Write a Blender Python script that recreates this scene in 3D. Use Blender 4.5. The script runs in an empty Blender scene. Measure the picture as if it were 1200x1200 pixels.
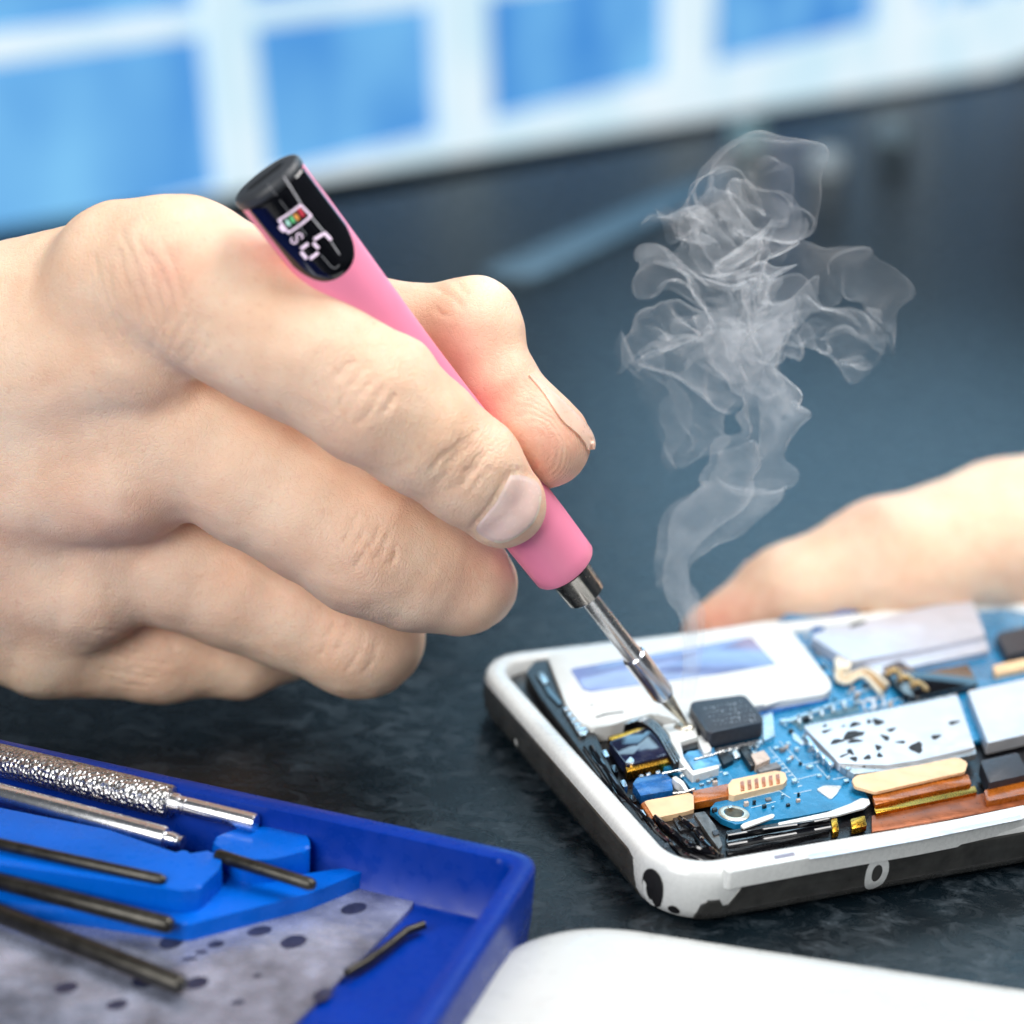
# Close-up: a hand holds a pink soldering pen over an opened smartphone.  1 unit = 1 cm.
import bpy, bmesh, math, random
import numpy as np
from mathutils import Vector, Matrix, noise as mnoise
from mathutils.bvhtree import BVHTree

random.seed(7)
rng = np.random.default_rng(11)
SC = bpy.context.scene
COL = SC.collection
SC.unit_settings.scale_length = 0.01

# ------------------------------------------------------------------ camera frame
FPX, PITCH, ROLL = 2000.0, math.radians(19), math.radians(3)
cF = np.array([0, math.cos(PITCH), -math.sin(PITCH)])
u0 = np.array([0, math.sin(PITCH), math.cos(PITCH)]); r0 = np.array([1., 0, 0])
cR = math.cos(ROLL) * r0 + math.sin(ROLL) * u0
cU = -math.sin(ROLL) * r0 + math.cos(ROLL) * u0
def ray(u, v): return cF + (u - 600) / FPX * cR - (v - 600) / FPX * cU
TIP = np.array([0, 0, 1.06])
CAM = TIP - 31.0 * ray(806, 851)
def P(u, v, d): return CAM + d * ray(u, v)
def G(u, v, z):
    r = ray(u, v); return CAM + r * ((z - CAM[2]) / r[2])

# ------------------------------------------------------------------ materials
MATS = {}
def srgb(r, g, b):
    f = lambda c: (c / 255 / 12.92) if c / 255 <= .04045 else ((c / 255 + .055) / 1.055) ** 2.4
    return (f(r), f(g), f(b))
def mat(name, col, rough=.5, metal=0., var=.12, vscale=3., bump=0., bscale=20., coat=0., sss=0., spec=.5, rvar=.08, aniso=0):
    if name in MATS: return MATS[name]
    m = bpy.data.materials.new(name); m.use_nodes = True
    nt = m.node_tree; N = nt.nodes; L = nt.links
    b = N['Principled BSDF']
    tc = N.new('ShaderNodeTexCoord')
    n = N.new('ShaderNodeTexNoise'); n.inputs['Scale'].default_value = vscale; n.inputs['Detail'].default_value = 5
    L.new(tc.outputs['Object'], n.inputs['Vector'])
    mr = N.new('ShaderNodeMapRange'); mr.inputs['From Min'].default_value = .3; mr.inputs['From Max'].default_value = .7
    mr.inputs['To Min'].default_value = 1 - var; mr.inputs['To Max'].default_value = 1 + var
    L.new(n.outputs['Fac'], mr.inputs['Value'])
    mx = N.new('ShaderNodeVectorMath'); mx.operation = 'SCALE'; mx.inputs[0].default_value = col
    L.new(mr.outputs[0], mx.inputs['Scale']); L.new(mx.outputs[0], b.inputs['Base Color'])
    rr = N.new('ShaderNodeMapRange'); rr.inputs['From Min'].default_value = .3; rr.inputs['From Max'].default_value = .7
    rr.inputs['To Min'].default_value = max(.02, rough - rvar); rr.inputs['To Max'].default_value = min(1, rough + rvar)
    n2 = N.new('ShaderNodeTexNoise'); n2.inputs['Scale'].default_value = vscale * 4; L.new(tc.outputs['Object'], n2.inputs['Vector'])
    L.new(n2.outputs['Fac'], rr.inputs['Value']); L.new(rr.outputs[0], b.inputs['Roughness'])
    b.inputs['Metallic'].default_value = metal
    b.inputs['Specular IOR Level'].default_value = spec
    b.inputs['Coat Weight'].default_value = coat; b.inputs['Coat Roughness'].default_value = .05
    if sss:
        b.inputs['Subsurface Weight'].default_value = sss
        b.inputs['Subsurface Radius'].default_value = (1., .35, .2); b.inputs['Subsurface Scale'].default_value = .3
    if bump:
        n3 = N.new('ShaderNodeTexNoise'); n3.inputs['Scale'].default_value = bscale; n3.inputs['Detail'].default_value = 4
        L.new(tc.outputs['Object'], n3.inputs['Vector'])
        bp = N.new('ShaderNodeBump'); bp.inputs['Strength'].default_value = bump; bp.inputs['Distance'].default_value = .03
        L.new(n3.outputs['Fac'], bp.inputs['Height']); L.new(bp.outputs[0], b.inputs['Normal'])
    MATS[name] = m
    return m

M_WHITE = mat('white_plastic', (.74, .765, .76), .28, var=.03, coat=.3)
M_WHITE2 = mat('white_sheet', (.80, .82, .80), .38, var=.04)
M_BLACK = mat('black_plastic', (.008, .008, .01), .32, var=.4, vscale=6, bump=.15, bscale=12)
M_BLACKG = mat('black_gloss', (.004, .004, .006), .06, var=.2, coat=.6, rvar=.02)
M_BAND = mat('dark_band', (.045, .045, .043), .16, var=.3, coat=.4)
M_PCB = mat('blue_board', srgb(26, 122, 170), .26, var=.25, vscale=2.2, coat=.35)
M_PCB2 = mat('deep_blue', srgb(20, 95, 165), .25, var=.35, vscale=4, coat=.4)
M_SILVER = mat('silver_metal', (.80, .82, .85), .3, 1., var=.08, bump=.06, bscale=9)
M_SHIELD = mat('shield_metal', (.78, .80, .84), .42, .65, var=.07, vscale=1.5, bump=.05, bscale=3)
M_STEEL = mat('polished_steel', (.85, .86, .88), .26, 1., var=.03, vscale=2, rvar=.02)
M_STEELD = mat('dark_steel', (.68, .71, .76), .24, 1., var=.05, rvar=.02)
M_BRASS = mat('gold_contact', srgb(205, 150, 50), .25, 1., var=.2, vscale=8)
M_AMBER = mat('amber_flex', srgb(176, 96, 24), .28, .25, var=.3, vscale=3, coat=.4)
M_CREAM = mat('cream_flex', srgb(243, 205, 160), .4, var=.12, vscale=4)
M_NAVY = mat('navy_glass', (.012, .016, .05), .08, var=.3, coat=.7, rvar=.03)
M_LABEL = mat('blue_label', srgb(128, 144, 196), .16, var=.22, vscale=1.6, coat=.5)
M_CHIP = mat('chip_resin', (.022, .027, .04), .42, var=.25, vscale=12, bump=.25, bscale=40)
M_MARK = mat('chip_print', (.42, .46, .52), .6, var=.3, vscale=20)
M_SOLDER = mat('solder', (.75, .76, .76), .28, 1., bump=.3, bscale=25)
M_PINK = mat('pink_soft_plastic', srgb(252, 146, 180), .42, var=.02, vscale=2, sss=0., bump=.03, bscale=90)
M_CAP = mat('grey_black_cap', (.045, .05, .058), .45, var=.1)
M_LCD = mat('screen_white', srgb(235, 215, 235), .4, var=.03)
for nm, c in (('bar_red', (.45, .04, .06)), ('bar_orange', (.75, .33, .08)), ('bar_green', (.12, .55, .2)), ('bar_mint', (.45, .8, .7))):
    mat(nm, c, .4, var=.05)
for k in ('screen_white', 'bar_red', 'bar_orange', 'bar_green', 'bar_mint'):   # the lit screen gives off light
    b = MATS[k].node_tree.nodes['Principled BSDF']
    MATS[k].node_tree.links.new(b.inputs['Base Color'].links[0].from_socket, b.inputs['Emission Color'])
    b.inputs['Emission Strength'].default_value = .55
M_TRAY = mat('blue_case_plastic', srgb(0, 50, 150), .3, var=.1, vscale=1, coat=0., spec=.22)
M_TRAYL = mat('bright_blue_plastic', srgb(0, 98, 208), .3, var=.08, vscale=1, coat=0., spec=.25)
M_ROD = mat('gunmetal', (.055, .052, .045), .35, .8, var=.3, vscale=5)
M_NAIL = mat('nail', srgb(246, 214, 204), .22, var=.06, vscale=3, coat=.15, sss=.3)
M_NAILE = mat('nail_edge', srgb(243, 222, 200), .35, var=.05, sss=.3)
M_DARKHOLE = mat('dark_hole', (.006, .006, .008), .6, var=.2)
M_BGWHITE = mat('white_frame_paint', (.86, .9, .92), .5, var=.03)
M_BGBLK = mat('black_sill', (.008, .012, .018), .5)
M_BGGREY = mat('pale_reflection_grey', (.16, .24, .30), .5, 0., var=.3)  # colour of the strip that imitates a reflection on the worktop

# ------------------------------------------------------------------ object helpers
def link(o, parent=None):
    COL.objects.link(o)
    if parent is not None: o.parent = parent
    return o
def tag(o, label, cat, group=None, kind=None):
    o['label'] = label; o['category'] = cat
    if group: o['group'] = group
    if kind: o['kind'] = kind
    return o
def empty(name, loc, label, cat, group=None):
    o = bpy.data.objects.new(name, None); o.empty_display_size = .5
    COL.objects.link(o); o.location = Vector(loc)
    o['_loc'] = 0
    del o['_loc']
    return tag(o, label, cat, group)
def mesh(name, verts, faces, m, parent=None, smooth=False, mats=None, midx=None):
    me = bpy.data.meshes.new(name)
    off = Vector(parent.location) if parent is not None and parent.parent is None else (Vector(parent.parent.location) if parent is not None else Vector((0, 0, 0)))
    if parent is not None and parent.type == 'MESH' and parent.parent is None: off = Vector(parent.location)
    V = [tuple(Vector(v) - off) for v in verts]
    me.from_pydata(V, [], [tuple(int(i) for i in f) for f in faces]); me.update()
    for mm in (mats or [m]): me.materials.append(mm)
    if midx is not None: me.polygons.foreach_set('material_index', midx)
    if smooth: me.polygons.foreach_set('use_smooth', [True] * len(me.polygons))
    o = bpy.data.objects.new(name, me)
    return link(o, parent)
def from_bm(name, bm, m, parent=None, smooth=True, angle=40):
    bmesh.ops.recalc_face_normals(bm, faces=bm.faces[:])
    me = bpy.data.meshes.new(name)
    if parent is not None:
        off = Vector(parent.location) if parent.parent is None else Vector(parent.parent.location)
        bmesh.ops.translate(bm, verts=bm.verts[:], vec=-off)
    if smooth:
        for f in bm.faces: f.smooth = True
        for e in bm.edges:
            if len(e.link_faces) == 2 and e.calc_face_angle(0) > math.radians(angle): e.smooth = False
    bm.to_mesh(me); bm.free(); me.materials.append(m)
    return link(bpy.data.objects.new(name, me), parent)
def bm_prism(bm, poly, z1, z0, bevel=0.):
    """poly: list of (x,y); top at z1, bottom at z0"""
    a = sum(poly[i][0] * poly[(i + 1) % len(poly)][1] - poly[(i + 1) % len(poly)][0] * poly[i][1] for i in range(len(poly)))
    if a < 0: poly = poly[::-1]
    t = [bm.verts.new((p[0], p[1], z1)) for p in poly]; b = [bm.verts.new((p[0], p[1], z0)) for p in poly]
    tf = bm.faces.new(t); bm.faces.new(b[::-1]); n = len(poly)
    for i in range(n): bm.faces.new((b[i], b[(i + 1) % n], t[(i + 1) % n], t[i]))
    if bevel:
        bmesh.ops.bevel(bm, geom=[e for e in tf.edges], offset=bevel, segments=2, affect='EDGES', profile=.6)
    return bm
def rounded(poly, r, n=5):
    """round the corners of a 2-D polygon"""
    out = []
    k = len(poly)
    for i in range(k):
        p = np.array(poly[i], float); a = np.array(poly[i - 1], float); b = np.array(poly[(i + 1) % k], float)
        da = a - p; db = b - p; la = np.linalg.norm(da); lb = np.linalg.norm(db)
        rr = min(r, la * .45, lb * .45)
        s, e = p + da / la * rr, p + db / lb * rr
        for j in range(n + 1):
            t = j / n; out.append(tuple((1 - t) ** 2 * s + 2 * t * (1 - t) * p + t * t * e))
    return out
def slab(name, pix, z1, z0, m, parent, bevel=.015, rnd=.03):
    """a slab whose top face has the given photo outline at height z1"""
    poly = [tuple(G(u, v, z1)[:2]) for u, v in pix]
    if rnd: poly = rounded(poly, rnd, 4)
    bm = bmesh.new(); bm_prism(bm, poly, z1, z0, bevel)
    return from_bm(name, bm, m, parent)
def absorb(o, marks):
    """printed or punched marks become faces of the part that carries them"""
    me = marks.data; bm = bmesh.new(); bm.from_mesh(o.data); k = len(o.data.materials); n0 = len(bm.faces); bm.from_mesh(me); bm.faces.ensure_lookup_table()
    for f in bm.faces[n0:]: f.material_index = k
    o.data.materials.append(me.materials[0]); bm.to_mesh(o.data); bm.free(); bpy.data.objects.remove(marks)
def c5(*pts): return [(580 + x / 2.4, 680 + y / 2.4) for x, y in pts]
def cT(*pts): return [(120 + x / 3.53, 860 + y / 3.53) for x, y in pts]
def frame_of(d):
    d = np.array(d, float); d /= np.linalg.norm(d)
    x = np.cross(d, [0, 0, 1.]);
    if np.linalg.norm(x) < 1e-3: x = np.array([1., 0, 0])
    x /= np.linalg.norm(x); return d, x, np.cross(d, x)
def lathe(name, prof, a, d, m, parent, seg=64, smooth=True, angle=35):
    """prof: list of (distance along d, radius) from point a"""
    d, x, y = frame_of(d); bm = bmesh.new(); rings = []
    for s, r in prof:
        c = np.array(a) + d * s
        if r <= 1e-6: rings.append([bm.verts.new(c)])
        else: rings.append([bm.verts.new(c + r * (math.cos(2 * math.pi * i / seg) * x + math.sin(2 * math.pi * i / seg) * y)) for i in range(seg)])
    for A, B in zip(rings, rings[1:]):
        for i in range(seg):
            j = (i + 1) % seg
            if len(A) == 1 and len(B) == 1: continue
            if len(A) == 1: bm.faces.new((A[0], B[i], B[j]))
            elif len(B) == 1: bm.faces.new((A[i], A[j], B[0]))
            else: bm.faces.new((A[i], A[j], B[j], B[i]))
    if len(rings[0]) > 1: bm.faces.new(rings[0])
    if len(rings[-1]) > 1: bm.faces.new(rings[-1])
    return from_bm(name, bm, m, parent, smooth, angle)
def tube(bm, pts, r, seg=10, r2=None):
    pts = [np.array(p, float) for p in pts]; rings = []; x = None
    for i, p in enumerate(pts):
        d = pts[min(i + 1, len(pts) - 1)] - pts[max(i - 1, 0)]; d /= np.linalg.norm(d)
        if x is None: _, x, _ = frame_of(d)
        x = x - d * (x @ d); x /= np.linalg.norm(x); y = np.cross(d, x)
        rr = r if r2 is None else r + (r2 - r) * i / (len(pts) - 1)
        rings.append([bm.verts.new(p + rr * (math.cos(2 * math.pi * k / seg) * x + math.sin(2 * math.pi * k / seg) * y)) for k in range(seg)])
    for A, B in zip(rings, rings[1:]):
        for k in range(seg): bm.faces.new((A[k], A[(k + 1) % seg], B[(k + 1) % seg], B[k]))
    bm.faces.new(rings[0][::-1]); bm.faces.new(rings[-1])
def spline(pts, n):
    """Catmull-Rom through the rows of pts, n samples"""
    p = np.array(pts, float); p = np.vstack([2 * p[0] - p[1], p, 2 * p[-1] - p[-2]])
    t = np.linspace(0, len(p) - 3 - 1e-6, n); i = t.astype(int); f = (t - i)[:, None]
    a, b, c, d = p[i], p[i + 1], p[i + 2], p[i + 3]
    return .5 * (2 * b + (c - a) * f + (2 * a - 5 * b + 4 * c - d) * f ** 2 + (3 * b - a - 3 * c + d) * f ** 3)

# ------------------------------------------------------------------ worktop
def desk_material():
    m = bpy.data.materials.new('dark_slate'); m.use_nodes = True
    nt = m.node_tree; N = nt.nodes; L = nt.links; b = N['Principled BSDF']
    tc = N.new('ShaderNodeTexCoord')
    mp = N.new('ShaderNodeMapping'); mp.inputs['Rotation'].default_value = (0, 0, .5); mp.inputs['Scale'].default_value = (1, 1.5, 1)
    L.new(tc.outputs['Object'], mp.inputs['Vector'])
    def nz(sc, det, rough=.6, dist=0.):
        n = N.new('ShaderNodeTexNoise'); n.inputs['Scale'].default_value = sc; n.inputs['Detail'].default_value = det
        n.inputs['Roughness'].default_value = rough; n.inputs['Distortion'].default_value = dist
        L.new(mp.outputs[0], n.inputs['Vector']); return n
    big, mid, fine = nz(.35, 6, .65, .4), nz(1.5, 9, .74, .8), nz(11, 5, .7)
    def ramp(n, p0, p1, c0, c1):
        r = N.new('ShaderNodeValToRGB'); r.color_ramp.elements[0].position = p0; r.color_ramp.elements[1].position = p1
        r.color_ramp.elements[0].color = (*c0, 1); r.color_ramp.elements[1].color = (*c1, 1); L.new(n.outputs['Fac'], r.inputs['Fac']); return r
    base = ramp(big, .35, .7, (.002, .005, .008), (.005, .013, .019))
    scuff = ramp(mid, .5, .66, (0, 0, 0), (.10, .125, .148))
    spk = ramp(fine, .45, .75, (.2, .2, .2), (1, 1, 1))
    mul = N.new('ShaderNodeMix'); mul.data_type = 'RGBA'; mul.blend_type = 'MULTIPLY'; mul.inputs[0].default_value = 1
    L.new(scuff.outputs[0], mul.inputs[6]); L.new(spk.outputs[0], mul.inputs[7])
    add = N.new('ShaderNodeMix'); add.data_type = 'RGBA'; add.blend_type = 'ADD'; add.inputs[0].default_value = 1
    L.new(base.outputs[0], add.inputs[6]); L.new(mul.outputs[2], add.inputs[7]); L.new(add.outputs[2], b.inputs['Base Color'])
    rr = ramp(mid, .3, .75, (.17,) * 3, (.42,) * 3); L.new(rr.outputs[0], b.inputs['Roughness']); b.inputs['Specular IOR Level'].default_value = .5
    bp = N.new('ShaderNodeBump'); bp.inputs['Strength'].default_value = .22; bp.inputs['Distance'].default_value = .05
    sm = N.new('ShaderNodeMath'); sm.operation = 'ADD'; L.new(mid.outputs['Fac'], sm.inputs[0]); L.new(fine.outputs['Fac'], sm.inputs[1])
    L.new(sm.outputs[0], bp.inputs['Height']); L.new(bp.outputs[0], b.inputs['Normal'])
    return m
# the far edge of the worktop runs obliquely, rising to the right in the photo
e1, e2 = G(400, 234, 0), G(1076, 112, 0)
ed = (e2 - e1) / np.linalg.norm(e2 - e1); en = np.array([-ed[1], ed[0], 0])
if en[1] < 0: en = -en
q = [e1 - ed * 150, e1 + ed * 190, e1 + ed * 190 - en * 330, e1 - ed * 150 - en * 330]
bm = bmesh.new(); bm_prism(bm, [tuple(p[:2]) for p in q], 0, -4, .3)
desk = from_bm('worktop', bm, desk_material()); desk['kind'] = 'structure'
desk['label'] = 'dark scuffed slate grey worktop the phone lies on'; desk['category'] = 'worktop'

# ------------------------------------------------------------------ phone
TH = math.radians(22.5)
pb = np.array([math.cos(TH), math.sin(TH)]); pc = np.array([-math.sin(TH), math.cos(TH)])
p0 = G(664, 912, .72)[:2] @ pb
qn = G(950, 1008, .9)[:2] @ pc
qf = G(800, 741, 1.0)[:2] @ pc
PL, PW, CR = 13.2, qf - qn, 1.0
phone = empty('smartphone', (*(pb * (p0 + 6.6) + pc * (qn + PW / 2)), 0), 'opened white smartphone with its blue circuit board bare under the hot tip', 'smartphone')
def outline(off, nc=14, dense=.12):
    """rounded rectangle counter-clockwise, as list of (p,q,normal_p,normal_q,arc)"""
    pts = []
    cs = [(p0 + PL - CR, qn + CR, -90), (p0 + PL - CR, qf - CR, 0), (p0 + CR, qf - CR, 90), (p0 + CR, qn + CR, 180)]
    for i, (cx, cy, a0) in enumerate(cs):
        for j in range(nc + 1):
            a = math.radians(a0 + 90 * j / nc); pts.append((cx + CR * math.cos(a), cy + CR * math.sin(a), math.cos(a), math.sin(a)))
        nx = cs[(i + 1) % 4]; a = math.radians(a0 + 90); s = pts[-1]
        e = (nx[0] + CR * math.cos(a), nx[1] + CR * math.sin(a)); ln = math.hypot(e[0] - s[0], e[1] - s[1]); k = max(2, int(ln / dense))
        for j in range(1, k): pts.append((s[0] + (e[0] - s[0]) * j / k, s[1] + (e[1] - s[1]) * j / k, math.cos(a), math.sin(a)))
    return [(p + off * a, q_ + off * b_, a, b_) for p, q_, a, b_ in pts]
OUT0 = outline(0)
def W(p, q_, z): return (*(pb * p + pc * q_), z)
SIDE = [(-.10, 1.0), (-.03, .985), (.02, .93), (.05, .82), (.06, .68), (.055, .5), (.02, .28), (-.06, .12), (-.18, .03), (-.34, 0.0)]
def side_at(w):
    """w 0..1 from top to bottom of the side profile -> (offset, z)"""
    s = w * (len(SIDE) - 1); i = min(int(s), len(SIDE) - 2); f = s - i
    return tuple(SIDE[i][k] * (1 - f) + SIDE[i + 1][k] * f for k in (0, 1))
levels = [(-.42, .70), (-.37, .93), (-.32, .985), (-.24, 1.0)] + SIDE
V, Fc = [], []; n = len(OUT0)
for o_, z in levels:
    for p, q_, a, b_ in OUT0: V.append(W(p + a * o_, q_ + b_ * o_, z))
for l in range(len(levels) - 1):
    for i in range(n): Fc.append((l * n + i, (l + 1) * n + i, (l + 1) * n + (i + 1) % n, l * n + (i + 1) % n))
Fc.append(tuple(range((len(levels) - 1) * n, len(levels) * n))[::-1])
frame = mesh('frame', V, Fc, M_WHITE, phone, True)
mesh('inner_floor', [W(p - a * .38, q_ - b_ * .38, .72) for p, q_, a, b_ in OUT0], [tuple(range(n))], M_BLACK, phone)
# arc-length table of the outline for laying strips onto the side
arc = [0.]
for i in range(n): arc.append(arc[-1] + math.hypot(OUT0[(i + 1) % n][0] - OUT0[i][0], OUT0[(i + 1) % n][1] - OUT0[i][1]))
def side_point(s, w, lift):
    s %= arc[-1]; i = max(j for j in range(n) if arc[j] <= s + 1e-9); f = (s - arc[i]) / (arc[i + 1] - arc[i]); A, B = OUT0[i], OUT0[(i + 1) % n]
    r = [A[k] * (1 - f) + B[k] * f for k in range(4)]; o_, z = side_at(w); o2, z2 = side_at(min(w + .02, 1)); o1, z1_ = side_at(max(w - .02, 0))
    tz, to = z2 - z1_, o2 - o1; ln = math.hypot(tz, to) + 1e-9; nz_, no = to / ln, -tz / ln
    return W(r[0] + r[2] * (o_ + lift * no), r[1] + r[3] * (o_ + lift * no), z + lift * nz_)
def side_strip(name, cols, m, lift=.022, nw=36, parent=phone):
    """cols: list of (arc, w_top, w_bottom)"""
    cols = [(arc_, t, b_) for arc_, t, b_ in cols]; V, Fc = [], []
    dense = []
    for A, B in zip(cols, cols[1:]):
        k = max(1, int(abs(B[0] - A[0]) / .1))
        for j in range(k): dense.append([A[c] + (B[c] - A[c]) * j / k for c in range(3)])
    dense.append(list(cols[-1]))
    for s, t, b_ in dense:
        for j in range(nw + 1): V.append(side_point(s, t + (b_ - t) * j / nw, lift if 0 < j < nw else .001))
    for i in range(len(dense) - 1):
        for j in range(nw):
            a = i * (nw + 1) + j; Fc.append((a, a + 1, a + nw + 2, a + nw + 1))
    return mesh(name, V, Fc, m, parent, True)
# arcs: 0 starts at bottom right corner, near side is the last straight run
near_start = arc[[i for i in range(n) if OUT0[i][2] < -.001][-1]]     # end of the left-near corner (arc where the near side starts)
SN = arc[n - int((PL - 2 * CR) / .12)] if False else None
iL0 = min(i for i in range(n) if OUT0[i][2] < -.999)       # left end straight run starts (far)
iL1 = max(i for i in range(n) if OUT0[i][2] < -.999)       # ... and ends (near)
iN0 = max(i for i in range(n) if OUT0[i][2] < -1e-6) + 1   # near side starts
aL0, aL1, aN0, aEnd = arc[iL0], arc[iL1], arc[iN0], arc[n]
side_strip('side_band', [(aN0 - .46, .74, .98), (aN0 - .38, .60, .98), (aN0 - .28, .55, .98), (aN0 - .1, .55, .98), (aN0 - .02, .62, .98), (aN0 + .06, .61, .98), (aN0 + .3, .40, .98), (aN0 + .6, .37, .98), (aEnd, .37, .98)], M_BAND)
side_strip('side_band', [(aL0 - .9, .5, .98), (aL0 - .5, .36, .98), (aL0, .34, .98), (aL1 - .3, .34, .98), (aL1 - .08, .40, .98), (aL1 - .02, .6, .98), (aL1 + .05, .8, .98)], M_BAND)
def side_oval(name, s, w, rs, rw, m, lift, seg=28, ring=0., parent=phone, bulge=0., part=(0, 28)):
    V = []; Fc = []; rings = [1, .85, .7, .5, .25, .05] if not ring else list(np.linspace(1, ring, 5))
    for r_ in rings:
        for k in range(seg): V.append(side_point(s + rs * r_ * math.cos(2 * math.pi * k / seg), w + rw * r_ * math.sin(2 * math.pi * k / seg), lift + bulge * (1 - r_)))
    for l in range(len(rings) - 1):
        for k in range(*part): Fc.append((l * seg + k % seg, l * seg + (k + 1) % seg, (l + 1) * seg + (k + 1) % seg, (l + 1) * seg + k % seg))
    if not ring: Fc.append(tuple((len(rings) - 1) * seg + k for k in range(seg)))
    return mesh(name, V, Fc, m, parent, True)
sj = aL1 + .42
jack = side_oval('audio_jack', sj, .54, .2, .22, M_DARKHOLE, .02)
side_oval('jack_ring', sj - .03, .58, .15, .17, M_WHITE, .026, parent=jack, ring=.5, bulge=.0, part=(5, 16))
side_oval('speaker_hole', aN0 - .78, .70, .10, .055, M_DARKHOLE, .012)
side_oval('port_ring', aN0 + 2.75, .55, .22, .2, M_WHITE, .03, ring=.45)
side_oval('edge_light', aL0 + 1.55, .62, .07, .035, M_WHITE, .03)

# inner parts, laid out from the photo
R_ = 1180
cover = slab('battery_plate', [(642, 768), (660, 765), (905, 727), (915, 728), (926, 738), (972, 797), (974, 806), (966, 813), (890, 826), (840, 838), (815, 846), (800, 851), (790, 842), (766, 836), (740, 842), (716, 850), (694, 853), (680, 846), (664, 826)], 1.03, .74, M_WHITE2, phone, .04, .06)
slab('label_window', c5((212, 252), (222, 247), (700, 162), (722, 160), (795, 240), (270, 313), (248, 308)), 1.036, 1.028, M_LABEL, cover, .003, .03)
slab('raised_rib', c5((750, 345), (862, 308), (868, 318), (760, 352)), 1.05, 1.02, M_WHITE2, cover, .01, .02)
slab('raised_rib', c5((520, 282), (880, 222), (884, 226), (522, 287)), 1.042, 1.02, M_WHITE2, cover, .005, 0)
slab('print_line', c5((283, 383), (310, 374), (360, 368), (362, 371), (312, 379), (286, 387)), 1.036, 1.028, mat('grey_print', (.12, .12, .13), .6, var=.4, vscale=20), cover, .001, 0)
slab('pin_hole', c5((270, 349), (274, 348), (275, 352), (271, 353)), 1.036, 1.028, M_DARKHOLE, cover, 0, 0)
# white bracket under the tip, with two legs round the blue window
bk = slab('bracket', [(776, 850), (802, 846), (815, 848), (822, 862), (799, 869), (790, 868)], 1.02, .8, M_WHITE2, phone, .02, .03)
slab('bracket_leg', [(783, 862), (797, 868), (801, 887), (812, 903), (842, 896), (843, 900), (812, 909), (797, 893), (790, 880)], 1.0, .8, M_WHITE, bk, .015, .02)
slab('bracket_leg', [(815, 852), (823, 858), (834, 877), (832, 881), (825, 883), (819, 870)], 1.02, .8, M_WHITE, bk, .015, .02)
slab('slot', [(798, 871), (818, 867), (821, 875), (801, 880)], .93, .8, M_BLACK, bk, 0, 0)
slab('flex_tab', [(801, 886), (806, 881), (836, 876), (844, 895), (814, 903)], .95, .8, mat('light_blue_film', srgb(75, 150, 200), .2, var=.4, vscale=9, coat=.5), phone, .01, .02)
# circuit board
pcb = slab('circuit_board', [(905, 730), (925, 718), (1000, 708), (1100, 694), (1340, 650), (1460, 780), (1100, 880), (1005, 905), (1012, 926), (1018, 936), (1000, 944), (930, 958), (862, 966), (846, 960), (832, 948), (840, 938), (870, 930), (810, 925), (795, 905), (770, 896), (745, 888), (770, 868), (830, 852), (905, 826), (970, 812)], .86, .76, M_PCB, phone, .012, .03)
def smd(name, pix, z1, z0, m, par=phone, bv=.01, rn=.02): return slab(name, pix, z1, z0, m, par, bv, rn)
smd('white_edge', c5((690, 690), (700, 683), (780, 656), (788, 660), (782, 668), (700, 698)), .885, .86, M_WHITE, pcb)
smd('white_edge', c5((795, 682), (935, 652), (1000, 628), (1030, 612), (1052, 615), (1055, 628), (1040, 640), (960, 662), (880, 675), (800, 688)), .89, .86, M_WHITE, pcb)
smd('solder_pad', c5((905, 587), (925, 577), (975, 578), (962, 600), (948, 613), (940, 612)), .88, .86, M_WHITE, pcb)
smd('solder_pad', c5((835, 425), (850, 435), (875, 458), (862, 462), (838, 445)), .88, .86, M_SOLDER, pcb)
smd('solder_pad', c5((755, 405), (770, 400), (788, 435), (775, 450), (752, 448)), .9, .86, M_SOLDER, pcb)
# screw hole
cxy = G(*c5((672, 655))[0], .87)
ring = lathe('screw_boss', [(0, .26), (.02, .26), (.035, .23), (.035, .17), (.0, .16)], (cxy[0], cxy[1], .85), (0, 0, 1), mat('nickel', (.7, .66, .55), .35, .8), phone, 28)
lathe('screw_hole', [(0, .15), (.012, .15)], (cxy[0], cxy[1], .865), (0, 0, 1), mat('hole_bronze', (.09, .07, .04), .4, .6, var=.5, vscale=9), ring, 24)
# black chip
chip = slab('chip', [(808, 826), (813, 822), (871, 814), (876, 818), (894, 841), (894, 846), (833, 859), (827, 856)], 1.22, .92, M_CHIP, phone, .05, .06)
Vm, Fm = [], []
def mark(u, v, du, dv, wd):
    a = G(u, v, 1.2225); b_ = G(u + du, v + dv, 1.2225); d = (b_ - a) / (np.linalg.norm(b_ - a) + 1e-9); nn = np.array([-d[1], d[0], 0]) * wd; k = len(Vm)
    Vm.extend([a - nn, b_ - nn, b_ + nn, a + nn]); Fm.append((k, k + 1, k + 2, k + 3))
for row, (us, vs, ue, ve) in enumerate([(824, 830, 868, 822), (828, 835, 874, 827), (830, 840, 880, 832), (834, 845, 884, 837), (838, 849, 886, 842)]):
    t = 0.
    while t < 1:
        u, v = us + (ue - us) * t, vs + (ve - vs) * t; k = random.random()
        if k < .45: mark(u, v, random.uniform(2, 5) * .9, -random.uniform(.2, .8), .006)
        elif k < .7: mark(u, v, random.uniform(.5, 1.5), random.uniform(1.5, 3.5), .008)
        else: mark(u, v, .9, .2, .01)
        t += random.uniform(.05, .13)
absorb(chip, mesh('chip_print', Vm, Fm, M_MARK, chip))
smd('chip_skirt', [(893, 838), (905, 834), (908, 862), (895, 868)], .95, .86, M_SOLDER)
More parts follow.
